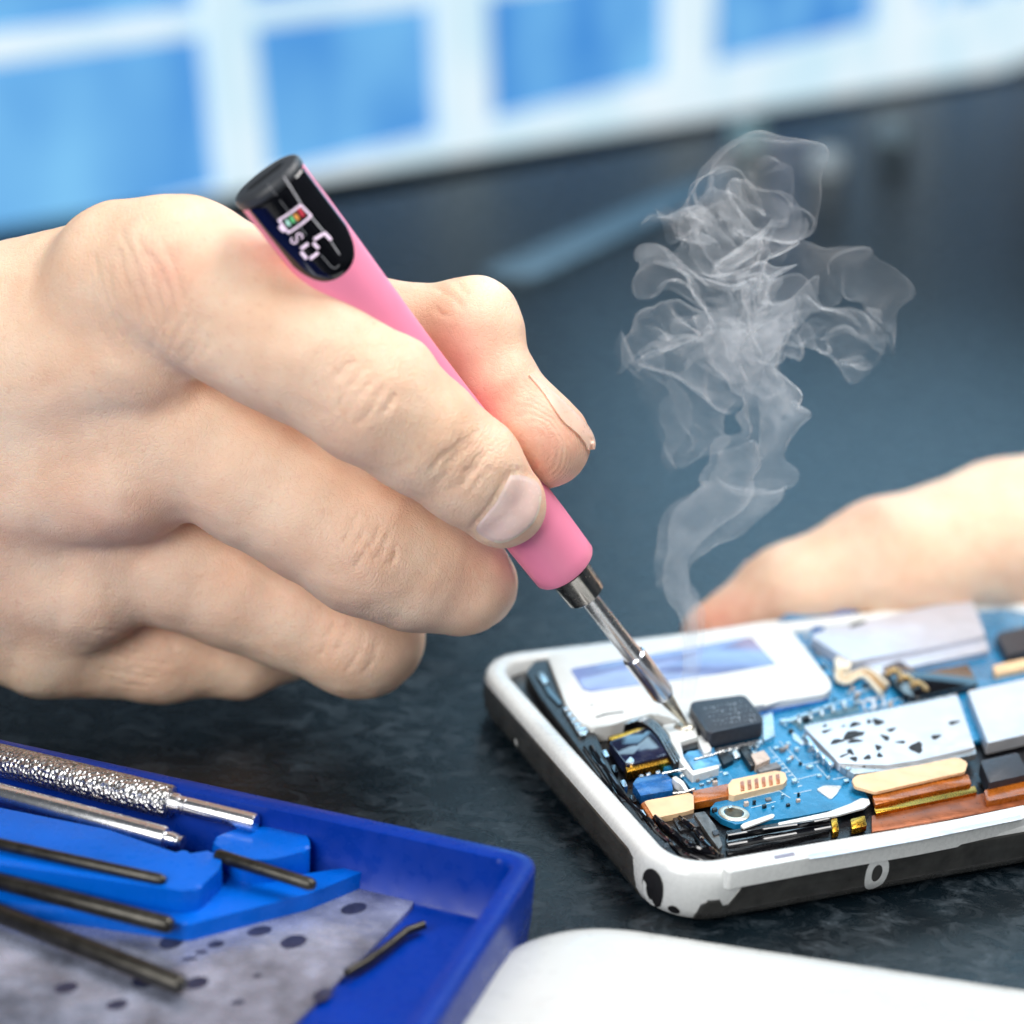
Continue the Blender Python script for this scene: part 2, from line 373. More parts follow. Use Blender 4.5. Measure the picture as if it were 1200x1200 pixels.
smd('chip_skirt', [(835, 878), (893, 866), (893, 871), (838, 884)], .93, .86, M_SOLDER)
# small parts in front of the chip
smd('coil_part', [(842, 884), (852, 880), (860, 890), (848, 896)], .96, .86, M_BLACK)
smd('coil_part', [(866, 876), (876, 873), (890, 893), (880, 898)], .98, .86, M_BLACK)
smd('capacitor', [(880, 884), (895, 879), (903, 889), (886, 897)], 1.0, .86, mat('beige_ceramic', srgb(205, 185, 170), .4, var=.2, vscale=9))
smd('capacitor', [(857, 880), (863, 878), (868, 886), (862, 889)], .96, .86, M_SOLDER)
smd('capacitor', [(886, 899), (910, 893), (916, 899), (890, 905)], .93, .86, mat('grey_ceramic', srgb(120, 118, 118), .4, var=.3, vscale=9))
# amber flexes
smd('flex_cable', c5((556, 592), (655, 572), (660, 575), (660, 606), (560, 626)), .93, .80, M_AMBER)
fx = smd('flex_connector', c5((655, 575), (668, 560), (790, 535), (815, 540), (822, 560), (812, 572), (672, 606), (658, 602)), .97, .82, M_CREAM)
for k in range(6): smd('contact', c5((690 + 20 * k, 566 - 4 * k), (700 + 20 * k, 564 - 4 * k), (702 + 20 * k, 590 - 4 * k), (692 + 20 * k, 592 - 4 * k)), .985, .96, M_AMBER, fx, .002, 0)
smd('flex_block', c5((420, 622), (432, 618), (548, 598), (558, 604), (560, 643), (540, 650), (456, 668), (446, 664)), .95, .74, M_CREAM)
smd('orange_lip', c5((410, 630), (420, 622), (446, 666), (438, 672)), .93, .74, M_AMBER)
fb = smd('flex_ribbon', c5((1003, 560), (1020, 548), (1190, 520), (1300, 497), (1330, 512), (1322, 538), (1190, 568), (1070, 596), (1012, 580)), 1.0, .95, M_CREAM, phone, .03, .05)
smd('amber_layer', c5((1062, 606), (1072, 600), (1190, 573), (1330, 545), (1340, 572), (1190, 602), (1070, 632)), .93, .86, M_AMBER)
smd('gold_strip', c5((1066, 640), (1190, 610), (1350, 578), (1356, 596), (1190, 630), (1072, 656)), .88, .8, M_BRASS)
smd('copper_floor', c5((1060, 662), (1190, 636), (1560, 562), (1570, 616), (1190, 690), (1060, 708)), .82, .74, mat('copper_film', srgb(150, 84, 48), .35, .4, var=.3, vscale=4))
smd('gold_contact', c5((1000, 672), (1040, 662), (1046, 690), (1004, 700)), .86, .76, M_BRASS)
smd('gold_contact', c5((945, 672), (962, 668), (968, 705), (950, 710)), .86, .76, M_BRASS)
# navy camera glass with a gold edge
cam_ = smd('camera_module', c5((322, 455), (425, 415), (440, 420), (505, 487), (372, 520)), .97, .76, M_NAVY, phone, .02, .03)
smd('gold_edge', c5((366, 516), (500, 486), (506, 494), (506, 508), (372, 540)), .93, .78, M_BRASS, cam_)
smd('gold_edge', c5((318, 440), (430, 410), (434, 418), (326, 450)), .93, .78, M_BRASS, cam_)
smd('chrome_tip', c5((366, 512), (382, 495), (392, 506), (388, 516)), .99, .9, M_SOLDER, cam_)
# rounded black flap with scratches
V, Fc = [], []
arcpts = spline([(*c5((385, 395))[0],), (*c5((430, 385))[0],), (*c5((475, 420))[0],), (*c5((505, 470))[0],), (*c5((525, 505))[0],)], 20)
smd('cable_loop', [tuple(p) for p in arcpts] + [(p[0] - 9, p[1] + 4) for p in arcpts[::-1]], 1.0, .8, M_BLACK, phone, .03, 0)
for k in range(3):
    bm = bmesh.new(); tube(bm, [G(p[0] - 2 - 3 * k, p[1] + 1 + 1.6 * k, 1.01) for p in arcpts], .012, 6); from_bm('thin_wire', bm, M_SOLDER, phone)
smd('lens_block', c5((388, 572), (400, 555), (480, 542), (498, 560), (500, 590), (410, 606)), .9, .74, M_PCB2)
smd('hook_clip', c5((498, 556), (508, 550), (530, 565), (545, 590), (536, 594), (520, 572), (508, 566)), .98, .84, M_WHITE)
for (x, y) in ((405, 548), (425, 542), (452, 537), (520, 545), (468, 540)):
    smd('solder_dot', c5((x, y), (x + 12, y - 3), (x + 14, y + 5), (x + 2, y + 8)), .9, .8, M_SOLDER)
# left inner rail and its parts
smd('inner_rail', c5((88, 258), (130, 205), (148, 215), (170, 260), (215, 350), (280, 430), (330, 540), (430, 690), (520, 780), (500, 790), (450, 745), (330, 600), (220, 450), (130, 330)), .93, .72, M_BLACK, phone, .03, .03)
mt = smd('spring_contact', c5((190, 352), (210, 345), (262, 422), (255, 435), (238, 436)), .99, .8, M_SOLDER)
for k in range(5): smd('contact_fold', c5((192 + 10 * k, 358 + 15 * k), (216 + 10 * k, 352 + 15 * k), (218 + 10 * k, 357 + 15 * k), (195 + 10 * k, 364 + 15 * k)), 1.01, .97, M_STEELD, mt, .004, 0)
smd('chrome_clip', c5((116, 262), (134, 258), (150, 284), (138, 292)), .98, .85, M_SOLDER)
smd('chrome_clip', c5((135, 290), (152, 300), (190, 345), (180, 350), (150, 318)), .97, .85, M_BLACKG)
bm = bmesh.new(); tube(bm, [G(*c5((x, y))[0], .95) for x, y in ((250, 470), (300, 540), (352, 622), (402, 700))], .03, 8); from_bm('rail_wire', bm, M_BLACKG, phone)
smd('black_shell', c5((440, 690), (560, 650), (600, 660), (640, 740), (640, 800), (560, 800), (480, 745)), .84, .72, M_BLACK, phone, .05, .1)
smd('foil_fold', c5((560, 655), (590, 650), (620, 690), (640, 745), (630, 755), (600, 715)), .92, .74, mat('grey_foil', (.16, .15, .14), .35, .5, var=.5, vscale=6, bump=.4, bscale=6))
smd('foil_fold', c5((500, 668), (560, 655), (585, 690), (520, 705)), .88, .74, mat('dark_foil', (.05, .05, .055), .3, .5, var=.5, vscale=6, bump=.4, bscale=6))
for k in range(3): smd('black_strip', c5((650, 705 + 24 * k), (940, 660 + 14 * k), (942, 676 + 14 * k), (655, 724 + 24 * k)), .84 - .03 * k, .72, M_BLACK if k != 1 else M_BLACKG)
for pts_, r_, z_ in (([(430, 672), (470, 720), (530, 770), (600, 800), (650, 806)], .05, .92), ([(450, 668), (500, 712), (560, 752), (640, 780)], .06, .9), ([(520, 668), (560, 700), (590, 740), (630, 775)], .045, .93), ([(300, 560), (350, 640), (410, 715), (480, 780)], .045, .9), ([(270, 470), (312, 535), (360, 605), (420, 670)], .05, .93), ([(655, 720), (760, 702), (860, 688), (940, 672)], .035, .9), ([(655, 748), (760, 730), (860, 712), (945, 696)], .04, .87)):
    bm = bmesh.new(); pp = spline([c5(p)[0] for p in pts_], 20); tube(bm, [G(p[0], p[1], z_ + .02 * math.sin(i * .7)) for i, p in enumerate(pp)], r_, 8); from_bm('black_cable', bm, M_BLACKG, phone)
for x_, y_ in ((470, 742), (545, 792), (610, 812), (350, 610), (395, 680), (285, 520), (575, 740), (610, 705)):
    smd('foil_scrap', c5((x_, y_), (x_ + 16, y_ - 5), (x_ + 22, y_ + 8), (x_ + 6, y_ + 13)), .94, .8, mat('dark_foil', (.05, .05, .055), .3), phone, .01, .01)
# inner white strip along the near side
st = smd('white_strip', c5((640, 795), (660, 782), (900, 742), (1190, 695), (1500, 630), (1510, 665), (1190, 728), (900, 778), (660, 822), (645, 815)), 1.02, .72, M_WHITE, phone, .03, .12)
smd('grey_inlay', c5((880, 772), (930, 762), (1110, 735), (1190, 718), (1480, 660), (1484, 672), (1190, 732), (930, 778), (884, 784)), 1.026, 1.018, M_SHIELD, st, .003, .02)
smd('inlay_mark', c5((785, 775), (840, 765), (844, 773), (788, 784)), 1.026, 1.018, mat('inlay_grey', (.25, .25, .33), .4), st, .001, 0)
# perforated shield
sh = slab('metal_shield', c5((870, 413), (882, 408), (1190, 345), (1300, 322), (1350, 470), (1190, 506), (1100, 520), (968, 515), (950, 495)), 1.03, .88, M_SHIELD, phone, .03, .04)
Vh, Fh = [], []
def speck(x, y, rx, ry, rot, kk=10):
    k0 = len(Vh)
    for k in range(kk):
        a = 2 * math.pi * k / kk; r_ = 1 + .25 * math.sin(3 * a + x); X, Y = rx * r_ * math.cos(a), ry * r_ * math.sin(a)
        p = c5((x + X * math.cos(rot) - Y * math.sin(rot), y + X * math.sin(rot) + Y * math.cos(rot)))[0]; Vh.append(G(*p, 1.0335))
    Fh.append(tuple(range(k0, k0 + kk)))
for a in [(x_, y_, rx_ * 1.2, ry_ * 1.3, ro_) for x_, y_, rx_, ry_, ro_ in [(928, 409, 6, 3, -.3), (932, 424, 13, 3, -.3), (980, 410, 6, 2, -.3), (1012, 405, 14, 5, -.25), (1052, 397, 6, 5, .5), (1077, 398, 14, 7, .2), (1006, 435, 26, 9, -.25), (1012, 452, 18, 4, -.1), (962, 453, 17, 5, -.2), (1098, 442, 12, 5, .5), (1115, 420, 11, 4, -.25), (1142, 455, 12, 3, 0), (1078, 470, 8, 6, .4), (1000, 482, 10, 5, .7), (982, 492, 14, 2, -.4), (1010, 502, 9, 5, .2), (1048, 498, 9, 5, -.3), (1082, 492, 7, 5, .3), (1186, 470, 16, 12, 0), (1240, 440, 12, 5, -.2), (1290, 400, 14, 4, -.2)]]: speck(*a)
absorb(sh, mesh('perforations', Vh, Fh, M_DARKHOLE, sh))
smd('shield_clip', c5((872, 440), (882, 436), (955, 515), (945, 524)), .99, .86, M_STEELD)
for k in range(4): smd('shield_tab', c5((880 + 18 * k, 455 + 18 * k), (888 + 18 * k, 452 + 18 * k), (896 + 18 * k, 462 + 18 * k), (888 + 18 * k, 466 + 18 * k)), 1.0, .88, M_SOLDER)
smd('shield_foot', c5((970, 522), (1100, 520), (1190, 508), (1350, 472), (1354, 488), (1190, 526), (1010, 545)), .98, .86, mat('foot_metal', (.55, .58, .6), .35, .8, bump=.4, bscale=8))
bm = bmesh.new(); tube(bm, [G(*p, 1.02) for p in c5((870, 413), (884, 407), (1190, 344), (1298, 321))], .022, 6); from_bm('shield_edge', bm, M_SOLDER, sh)
for k in range(8): smd('shield_crimp', c5((985 + 46 * k, 520 - 9.5 * k), (1000 + 46 * k, 517 - 9.5 * k), (1004 + 46 * k, 530 - 9.5 * k), (989 + 46 * k, 533 - 9.5 * k)), 1.0, .88, M_BLACKG if k % 2 else M_SOLDER, sh, .01, .01)
for nm_, pl_, z_, m_ in (('metal_shield', [(1330, 312), (1580, 258), (1640, 400), (1385, 458)], 1.03, M_SHIELD), ('chip', [(1365, 508), (1470, 484), (1500, 545), (1390, 570)], 1.06, M_CHIP), ('flex_cable', [(1375, 590), (1600, 540), (1610, 575), (1385, 622)], .93, M_AMBER), ('chip', [(1410, 150), (1500, 130), (1530, 190), (1440, 212)], 1.05, M_CHIP), ('capacitor', [(1520, 500), (1560, 490), (1572, 520), (1530, 530)], 1.0, M_CREAM), ('flex_connector', [(1400, 240), (1560, 205), (1568, 228), (1408, 264)], .98, M_CREAM)):
    slab(nm_, c5(*pl_), z_, .8, m_, phone, .025, .04)
# upper right housing
hb = slab('camera_housing', c5((888, 158), (900, 148), (1190, 80), (1340, 48), (1380, 156), (1190, 196), (1010, 226), (990, 222)), 1.1, .86, mat('housing_grey', (.62, .65, .74), .4, .5, var=.06), phone, .04, .05)
speckV = [G(*p, 1.1035) for p in c5((995, 128), (1012, 118), (1042, 112), (1046, 117), (1020, 128), (1000, 133))]
mesh('housing_slot', speckV, [tuple(range(6))], M_DARKHOLE, hb)
smd('housing_lip', c5((1040, 235), (1190, 205), (1380, 165), (1390, 198), (1190, 240), (1085, 262)), 1.0, .86, mat('housing_grey', (.62, .65, .74), .4), phone, .02, .02)
smd('black_socket', c5((1088, 245), (1140, 225), (1190, 262), (1330, 235), (1360, 290), (1190, 330), (1150, 318)), 1.02, .86, M_BLACKG, phone, .03, .05)
for k in range(3):
    bm = bmesh.new(); c0 = c5((1125 + 34 * k, 262 + 18 * k))[0]; ptsr = [G(c0[0] - 9 + 18 * t, c0[1] - 6 * math.sin(math.pi * t) + 4 * t, 1.04) for t in np.linspace(0, 1, 9)]
    tube(bm, ptsr, .05, 8); from_bm('gold_loop', bm, mat('pale_gold', srgb(225, 200, 150), .3, .7), phone)
# cream connector and wires
smd('connector', c5((955, 222), (965, 212), (1000, 214), (1002, 236), (998, 246), (960, 248)), 1.06, .86, mat('ivory_plastic', srgb(236, 226, 205), .35), phone, .03, .04)
for k in range(3):
    bm = bmesh.new(); pp = spline([c5((968 + 4 * k, 246))[0], c5((962 + 7 * k, 275))[0], c5((990, 288 - 8 * k))[0], c5((1035 + 6 * k, 268 - 8 * k))[0], c5((1085 + 10 * k, 318 - 12 * k))[0]], 24)
    tube(bm, [G(a_[0], a_[1], .98 - .02 * k) for a_ in pp], .05, 8); from_bm('wire', bm, mat('ivory_plastic', srgb(236, 226, 205), .35) if k != 1 else mat('tan_wire', srgb(205, 165, 110), .35), phone)
def frame_sq(pix, z):
    bm = bmesh.new(); pp = [G(u, v, z) for u, v in pix]; tube(bm, pp + [pp[0]], .03, 6); return from_bm('shield_rim', bm, M_SHIELD, phone)
frame_sq(c5((1035, 342), (1060, 334), (1066, 358), (1040, 366)), .89); frame_sq(c5((1066, 334), (1090, 328), (1095, 350), (1070, 358)), .89)
# comb of contacts behind the chip
smd('comb_rail', c5((800, 390), (830, 388), (950, 345), (952, 350), (832, 396), (804, 398)), .93, .86, M_SOLDER)
for k in range(5): smd('comb_tooth', c5((850 + 32 * k, 378 - 10 * k), (858 + 32 * k, 375 - 10 * k), (862 + 32 * k, 398 - 10 * k), (854 + 32 * k, 400 - 10 * k)), .93, .86, M_SOLDER)
smd('slate_pad', c5((835, 398), (1020, 350), (1030, 368), (880, 405), (862, 425)), .875, .86, mat('slate_film', srgb(70, 108, 125), .35, var=.35, vscale=6))
smd('slate_pad', c5((742, 370), (930, 322), (940, 335), (800, 368), (745, 385)), .9, .86, M_PCB2)
smd('rivet', c5((866, 380), (880, 376), (886, 386), (872, 391)), .97, .86, M_BLACK)
for (x, y, r_) in ((876, 150, 8), (870, 178, 6), (1018, 92, 14), (1050, 80, 16), (1062, 212, 9), (800, 122, 6), (1188, 210, 10)):
    c = G(*c5((x, y))[0], 1.0); lathe('solder_bead', [(-.02, .02 * r_ / 3), (.03, .02 * r_ / 3), (.06, .012 * r_ / 3), (.065, 0)], (c[0], c[1], .9), (0, 0, 1), M_SOLDER if x < 1015 or x > 1055 else M_BRASS, phone, 14)
smd('blue_film', c5((880, 120), (1040, 60), (1060, 70), (1000, 95), (900, 140)), .95, .86, M_PCB2)
# many tiny surface-mount parts
def smd_small(x, y, s, k):
    z = .86 + random.uniform(.03, .08); mm = [M_SOLDER, mat('beige_ceramic', (1, 1, 1)), M_BLACK, mat('grey_ceramic', (1, 1, 1))][k]
    smd('resistor', c5((x, y), (x + s * 1.6, y - s * .35), (x + s * 1.6 + s * .5, y + s * .45), (x + s * .5, y + s * .8)), z, .85, mm, pcb, .006, 0)
for (x, y) in ((800, 470), (818, 455), (842, 470), (790, 540), (835, 560), (850, 600), (700, 622), (725, 618), (905, 545), (930, 550), (760, 612), (880, 520), (640, 540), (615, 555), (655, 635), (980, 560), (1000, 300), (930, 270), (915, 240), (950, 330), (1110, 335), (1130, 310), (900, 205), (890, 185), (820, 500), (770, 585), (610, 640), (960, 395), (825, 418), (812, 405), (975, 340), (1010, 330), (720, 480), (735, 492), (700, 500), (640, 500), (660, 490)):
    smd_small(x, y, random.uniform(4, 9), random.choice((0, 0, 0, 1, 2, 3)))

def inside(x, y, poly):
    c = False
    for (x0, y0), (x1, y1) in zip(poly, poly[1:] + poly[:1]):
        if (y0 > y) != (y1 > y) and x < (x1 - x0) * (y - y0) / (y1 - y0) + x0: c = not c
    return c
zones = [[(770, 455), (860, 430), (940, 545), (890, 570), (830, 560), (800, 520)], [(540, 540), (640, 510), (650, 560), (550, 585)], [(860, 190), (900, 180), (960, 260), (950, 330), (910, 250)], [(690, 625), (840, 590), (920, 615), (780, 650)], [(1080, 300), (1130, 290), (1160, 345), (1100, 360)], [(960, 300), (1030, 280), (1080, 330), (960, 350)]]
cnt = 0
while cnt < 52:
    zn = random.choice(zones); x = random.uniform(min(p[0] for p in zn), max(p[0] for p in zn)); y = random.uniform(min(p[1] for p in zn), max(p[1] for p in zn))
    if inside(x, y, zn): smd_small(x, y, random.uniform(3, 7.5), random.choice((0, 0, 0, 1, 2, 2, 3))); cnt += 1
M_SILK = mat('silk_line', (.62, .74, .8), .5, var=.1)
Vs, Fs = [], []
def silk(x0, y0, x1, y1, wd=1.6):
    d = np.array([x1 - x0, y1 - y0], float); d /= np.linalg.norm(d); nn_ = np.array([-d[1], d[0]]) * wd / 2; k0 = len(Vs)
    for q_ in (np.array([x0, y0]) - nn_, np.array([x1, y1]) - nn_, np.array([x1, y1]) + nn_, np.array([x0, y0]) + nn_): Vs.append(G(*c5(tuple(q_))[0], .8635))
    Fs.append((k0, k0 + 1, k0 + 2, k0 + 3))
for a in [(770, 470, 850, 560), (850, 560, 905, 546), (800, 452, 868, 520), (868, 520, 930, 506), (700, 615, 800, 592), (800, 592, 830, 612), (545, 560, 640, 538), (905, 200, 952, 262), (880, 210, 940, 300), (960, 345, 1025, 325), (1090, 345, 1140, 332), (840, 600, 890, 590), (720, 640, 790, 622), (600, 548, 612, 562), (905, 520, 940, 560), (950, 560, 990, 552)]: silk(*a)
for k in range(9): silk(780 + 9 * k, 500 + 10 * k, 792 + 9 * k, 497 + 10 * k, 2.4)
absorb(pcb, mesh('silk', Vs, Fs, M_SILK, pcb))
# bright sprung tabs and rims round the parts
for pp in (c5((470, 545), (540, 530), (548, 545)), c5((560, 505), (612, 492), (640, 482)), c5((500, 600), (530, 598), (560, 588))):
    bm = bmesh.new(); tube(bm, [G(*p, .965) for p in pp], .022, 8); from_bm('bright_rim', bm, M_SOLDER, phone)
for k in range(7): smd('pin', c5((600 + 22 * k, 478 - 3 * k), (608 + 22 * k, 476 - 3 * k), (611 + 22 * k, 486 - 3 * k), (603 + 22 * k, 488 - 3 * k)), .95, .86, M_SOLDER, phone, .006, 0)
for k in range(5): smd('latch', c5((300 + 26 * k, 480 + 42 * k), (312 + 26 * k, 476 + 42 * k), (322 + 26 * k, 494 + 42 * k), (310 + 26 * k, 498 + 42 * k)), .96, .8, M_BLACKG if k % 2 else M_STEELD, phone, .008, .01)
# ------------------------------------------------------------------ soldering pen
PT = P(312, 209, 25.6)                    # centre of the end cap
PTIP = P(806, 851, 31.0)
ax = (PTIP - PT); PLEN = np.linalg.norm(ax); ax /= PLEN
def along(u, v):
    """distance from the end cap of the axis point seen nearest pixel u,v"""
    best = min((math.hypot(*(np.array(pix(PT + ax * s)) - (u, v))), s) for s in np.linspace(-.5, PLEN + .2, 800)); return best[1]
def pix(p):
    d = (p - CAM) @ cF; return 600 + FPX * ((p - CAM) @ cR) / d, 600 - FPX * ((p - CAM) @ cU) / d
def rad(px, s): return px * ((PT + ax * s - CAM) @ cF) / FPX
s_grip = along(657, 667); s_fer = along(684, 699); s_sh = along(741, 768); s_sl = along(779, 815)
pen = empty('soldering_pen', PT, 'pink pen shaped soldering iron with a black display end, held over the phone', 'soldering iron')
r_top, r_mid, r_end = rad(45, 0), rad(38, s_grip * .45), rad(42, s_grip * .85)
prof = [(.14, r_top * .98), (.16, r_top)]
for t in np.linspace(.04, .97, 40):
    s = s_grip * t
    w = np.interp(t, [0, .15, .45, .62, .85, 1], [r_top, r_top * .99, r_mid, r_mid * 1.02, r_end, rad(39.5, s_grip)]); prof.append((s, w))
# smooth the radius profile
rr_ = np.array([p[1] for p in prof])
for _ in range(8): rr_[3:-1] = (rr_[2:-2] + rr_[3:-1] * 2 + rr_[4:]) / 4
prof = [(p[0], r_) for p, r_ in zip(prof, rr_)]
rE = prof[-1][1]
prof += [(s_grip - .03, rE * .995), (s_grip, rE * .96), (s_grip + .005, rE * .8)]
PR_S = [p[0] for p in prof]; PR_R = [p[1] for p in prof]
lathe('grip', prof, PT, ax, M_PINK, pen, 96)
def pen_r(s): return float(np.interp(s, PR_S, PR_R))
cap = lathe('end_cap', [(-.02, 0), (-.02, r_top * .5), (-.02, r_top * .93), (.0, r_top * .99), (.04, r_top * 1.03), (.11, r_top * 1.03), (.145, r_top)], PT, ax, M_CAP, pen, 96)
# local axes round the pen: X to the photo's right, Y towards the viewer
view = CAM - PT; view = view - ax * (view @ ax); view /= np.linalg.norm(view)
right = np.cross(view, ax); right = right if right @ cR > 0 else -right
def pen_surf(phi, s, lift=0.): return PT + ax * s + (pen_r(s) + lift) * (math.sin(phi) * right + math.cos(phi) * view)
# USB port slot in the end cap
for nm, hw, hh, lf, mm in (('usb_port', .36, .14, .0225, M_STEELD), ('usb_slot', .32, .10, .025, M_DARKHOLE)):
    pts = []
    for cx, a0 in ((hw - hh, -90), (-(hw - hh), 90)):
        for j in range(9):
            a = math.radians(a0 + 180 * j / 8); pts.append(PT - ax * lf + right * (cx + hh * math.cos(a)) + view * (hh * math.sin(a) - .06))
    mesh(nm, pts, [tuple(range(len(pts)))], mm, cap)
# black glossy display shell wrapped onto the front
PH0, PHW, S1 = math.radians(4), math.radians(64), along(389, 318)
V, Fc = [], []; na, ns = 40, 40
for i in range(na + 1):
    x = -1 + 2 * i / na
    s_end = .14 + (S1 - .14) * (.58 + .42 * max(0, 1 - abs(x) ** 2.3) ** .55)
    for j in range(ns + 1):
        s = .14 + (s_end - .14) * j / ns
        edge = min(1, (1 - abs(x)) * 12, (1 - j / ns) * 12)
        V.append(pen_surf(PH0 + PHW * x, s, .035 * math.sqrt(max(0, edge)) - .004))
for i in range(na):
    for j in range(ns): a = i * (ns + 1) + j; Fc.append((a, a + 1, a + ns + 2, a + ns + 1))
disp = mesh('display_shell', V, Fc, M_BLACKG, pen, True)
# marks on the display, from the photo
def c6(x, y): return (260 + x / 7.06, 170 + y / 7.06)
def to_surf(x, y):
    """crop pixel -> (phi, s) on the display surface"""
    u, v = c6(x, y); d = ray(u, v); d = d / np.linalg.norm(d)
    # intersect the ray with the cylinder
    w0 = CAM - PT; r_ = pen_r(.9) + .035
    a_ = d - ax * (d @ ax); b_ = w0 - ax * (w0 @ ax)
    A, B, Cc = a_ @ a_, 2 * a_ @ b_, b_ @ b_ - r_ ** 2
    t = (-B - math.sqrt(max(0, B * B - 4 * A * Cc))) / (2 * A); p = CAM + d * t - PT
    return math.atan2(p @ right, p @ view), p @ ax
def decal(name, quads, m, lift=.036, n_=5, parent=disp):
    V, Fc = [], []
    for qd in quads:
        ps = [np.array(to_surf(*p)) for p in qd]; k0 = len(V)
        for i in range(n_ + 1):
            for j in range(n_ + 1):
                a, b_ = i / n_, j / n_
                p = (1 - a) * (1 - b_) * ps[0] + a * (1 - b_) * ps[1] + a * b_ * ps[2] + (1 - a) * b_ * ps[3]
                V.append(pen_surf(p[0], p[1], lift))
        for i in range(n_):
            for j in range(n_): a = k0 + i * (n_ + 1) + j; Fc.append((a, a + 1, a + n_ + 2, a + n_ + 1))
    return mesh(name, V, Fc, m, parent)
def seg(x0, y0, x1, y1, w):
    d = np.array([x1 - x0, y1 - y0], float); d /= np.linalg.norm(d); nn = np.array([-d[1], d[0]]) * w / 2
    a, b_ = np.array([x0, y0]), np.array([x1, y1]); return [a - nn, b_ - nn, b_ + nn, a + nn]
bat = decal('battery_icon', [seg(468, 622, 655, 492, 18), seg(648, 492, 742, 588, 18), seg(742, 584, 553, 724, 18), seg(553, 730, 470, 618, 18), seg(478, 668, 520, 712, 34)], M_LCD)
decal('battery_bar', [seg(636, 525, 676, 588, 34)], MATS['bar_red'], parent=disp)
decal('battery_bar', [seg(602, 570, 634, 618, 26)], MATS['bar_orange'], parent=disp)
decal('battery_bar', [seg(566, 592, 598, 640, 24)], MATS['bar_green'], parent=disp)
decal('battery_bar', [seg(532, 620, 562, 666, 24)], MATS['bar_mint'], parent=disp)
S_pts = [((60 + x / 13.33) * 7.06, (60 + y / 13.33) * 7.06) for x, y in ((440, 662), (458, 630), (432, 588), (392, 582), (368, 612), (374, 660), (370, 705), (335, 738), (292, 716), (281, 682), (300, 650))]
sp = spline(S_pts, 30)
decal('letter_s', [seg(*sp[i], *sp[i + 1], 12) for i in range(len(sp) - 1)], M_LCD, n_=1)
decal('digit', [seg(762, 780, 838, 735, 26), seg(845, 722, 905, 785, 26), seg(655, 858, 715, 815, 26), seg(756, 808, 800, 856, 26), seg(655, 885, 702, 940, 28), seg(728, 942, 798, 890, 26)], M_LCD)
decal('window_line', [seg(376, 318, 700, 745, 5), seg(820, 910, 910, 1012, 6), seg(905, 1010, 940, 1022, 6), seg(940, 1022, 974, 990, 6)], mat('thin_grey_line', (.35, .36, .38), .3), lift=.0355)
decal('window_line', [seg(515, 262, 650, 480, 11), seg(745, 600, 840, 712, 10), seg(905, 800, 975, 905, 8)], mat('thin_white_line', (.62, .62, .66), .3), lift=.0355)
# metal end
lathe('end_ring', [(s_grip - .06, rE * .9), (s_grip + .03, rE * .9), (s_grip + .035, rE * .6)], PT, ax, M_BLACK, pen, 64)
fer = lathe('ferrule', [(s_grip - .1, rad(27, s_grip)), (s_grip + .05, rad(27, s_grip)), (s_grip + .06, rad(24.5, s_grip)), (s_grip + .1, rad(24.5, s_grip)), (s_grip + .12, rad(26, s_grip)), (s_fer - .02, rad(24, s_fer)), (s_fer, rad(22.5, s_fer)), (s_fer + .005, rad(11, s_fer))], PT, ax, mat('warm_steel', (.62, .58, .54), .2, 1., var=.12), pen, 64)
lathe('shaft', [(s_fer - .05, rad(11, s_fer)), (s_fer + .3, rad(11.2, s_fer)), (s_sh - .3, rad(11, s_sh)), (s_sh + .05, rad(12, s_sh))], PT, ax, M_STEEL, pen, 48)
lathe('sleeve', [(s_sh, rad(13, s_sh)), (s_sh + .03, rad(14.8, s_sh)), (s_sh + .12, rad(14.8, s_sh)), (s_sl - .1, rad(14, s_sl)), (s_sl, rad(11.5, s_sl)), (s_sl + .02, rad(9, s_sl))], PT, ax, M_STEELD, pen, 48)
tp = lathe('tip', [(s_sl - .02, rad(9.5, s_sl)), (s_sl + .2, rad(7.5, s_sl)), (PLEN - .18, rad(3.5, PLEN)), (PLEN - .03, rad(2, PLEN)), (PLEN, 0)], PT, ax, mat('hot_tip', (.5, .46, .38), .3, 1., var=.3, vscale=9, bump=.3, bscale=14), pen, 32)
V = [PTIP + np.array([0, 0, -.02])]
bm = bmesh.new(); bmesh.ops.create_icosphere(bm, subdivisions=3, radius=.16)
for v in bm.verts:
    v.co = Vector((v.co.x * 1.2, v.co.y, v.co.z * .35)) + .03 * mnoise.noise_vector(v.co * 9); v.co += Vector(PTIP) + Vector((-.06, .03, -.03))
from_bm('solder_blob', bm, mat('flux_solder', (.7, .66, .56), .3, .8, bump=.5, bscale=20), phone)

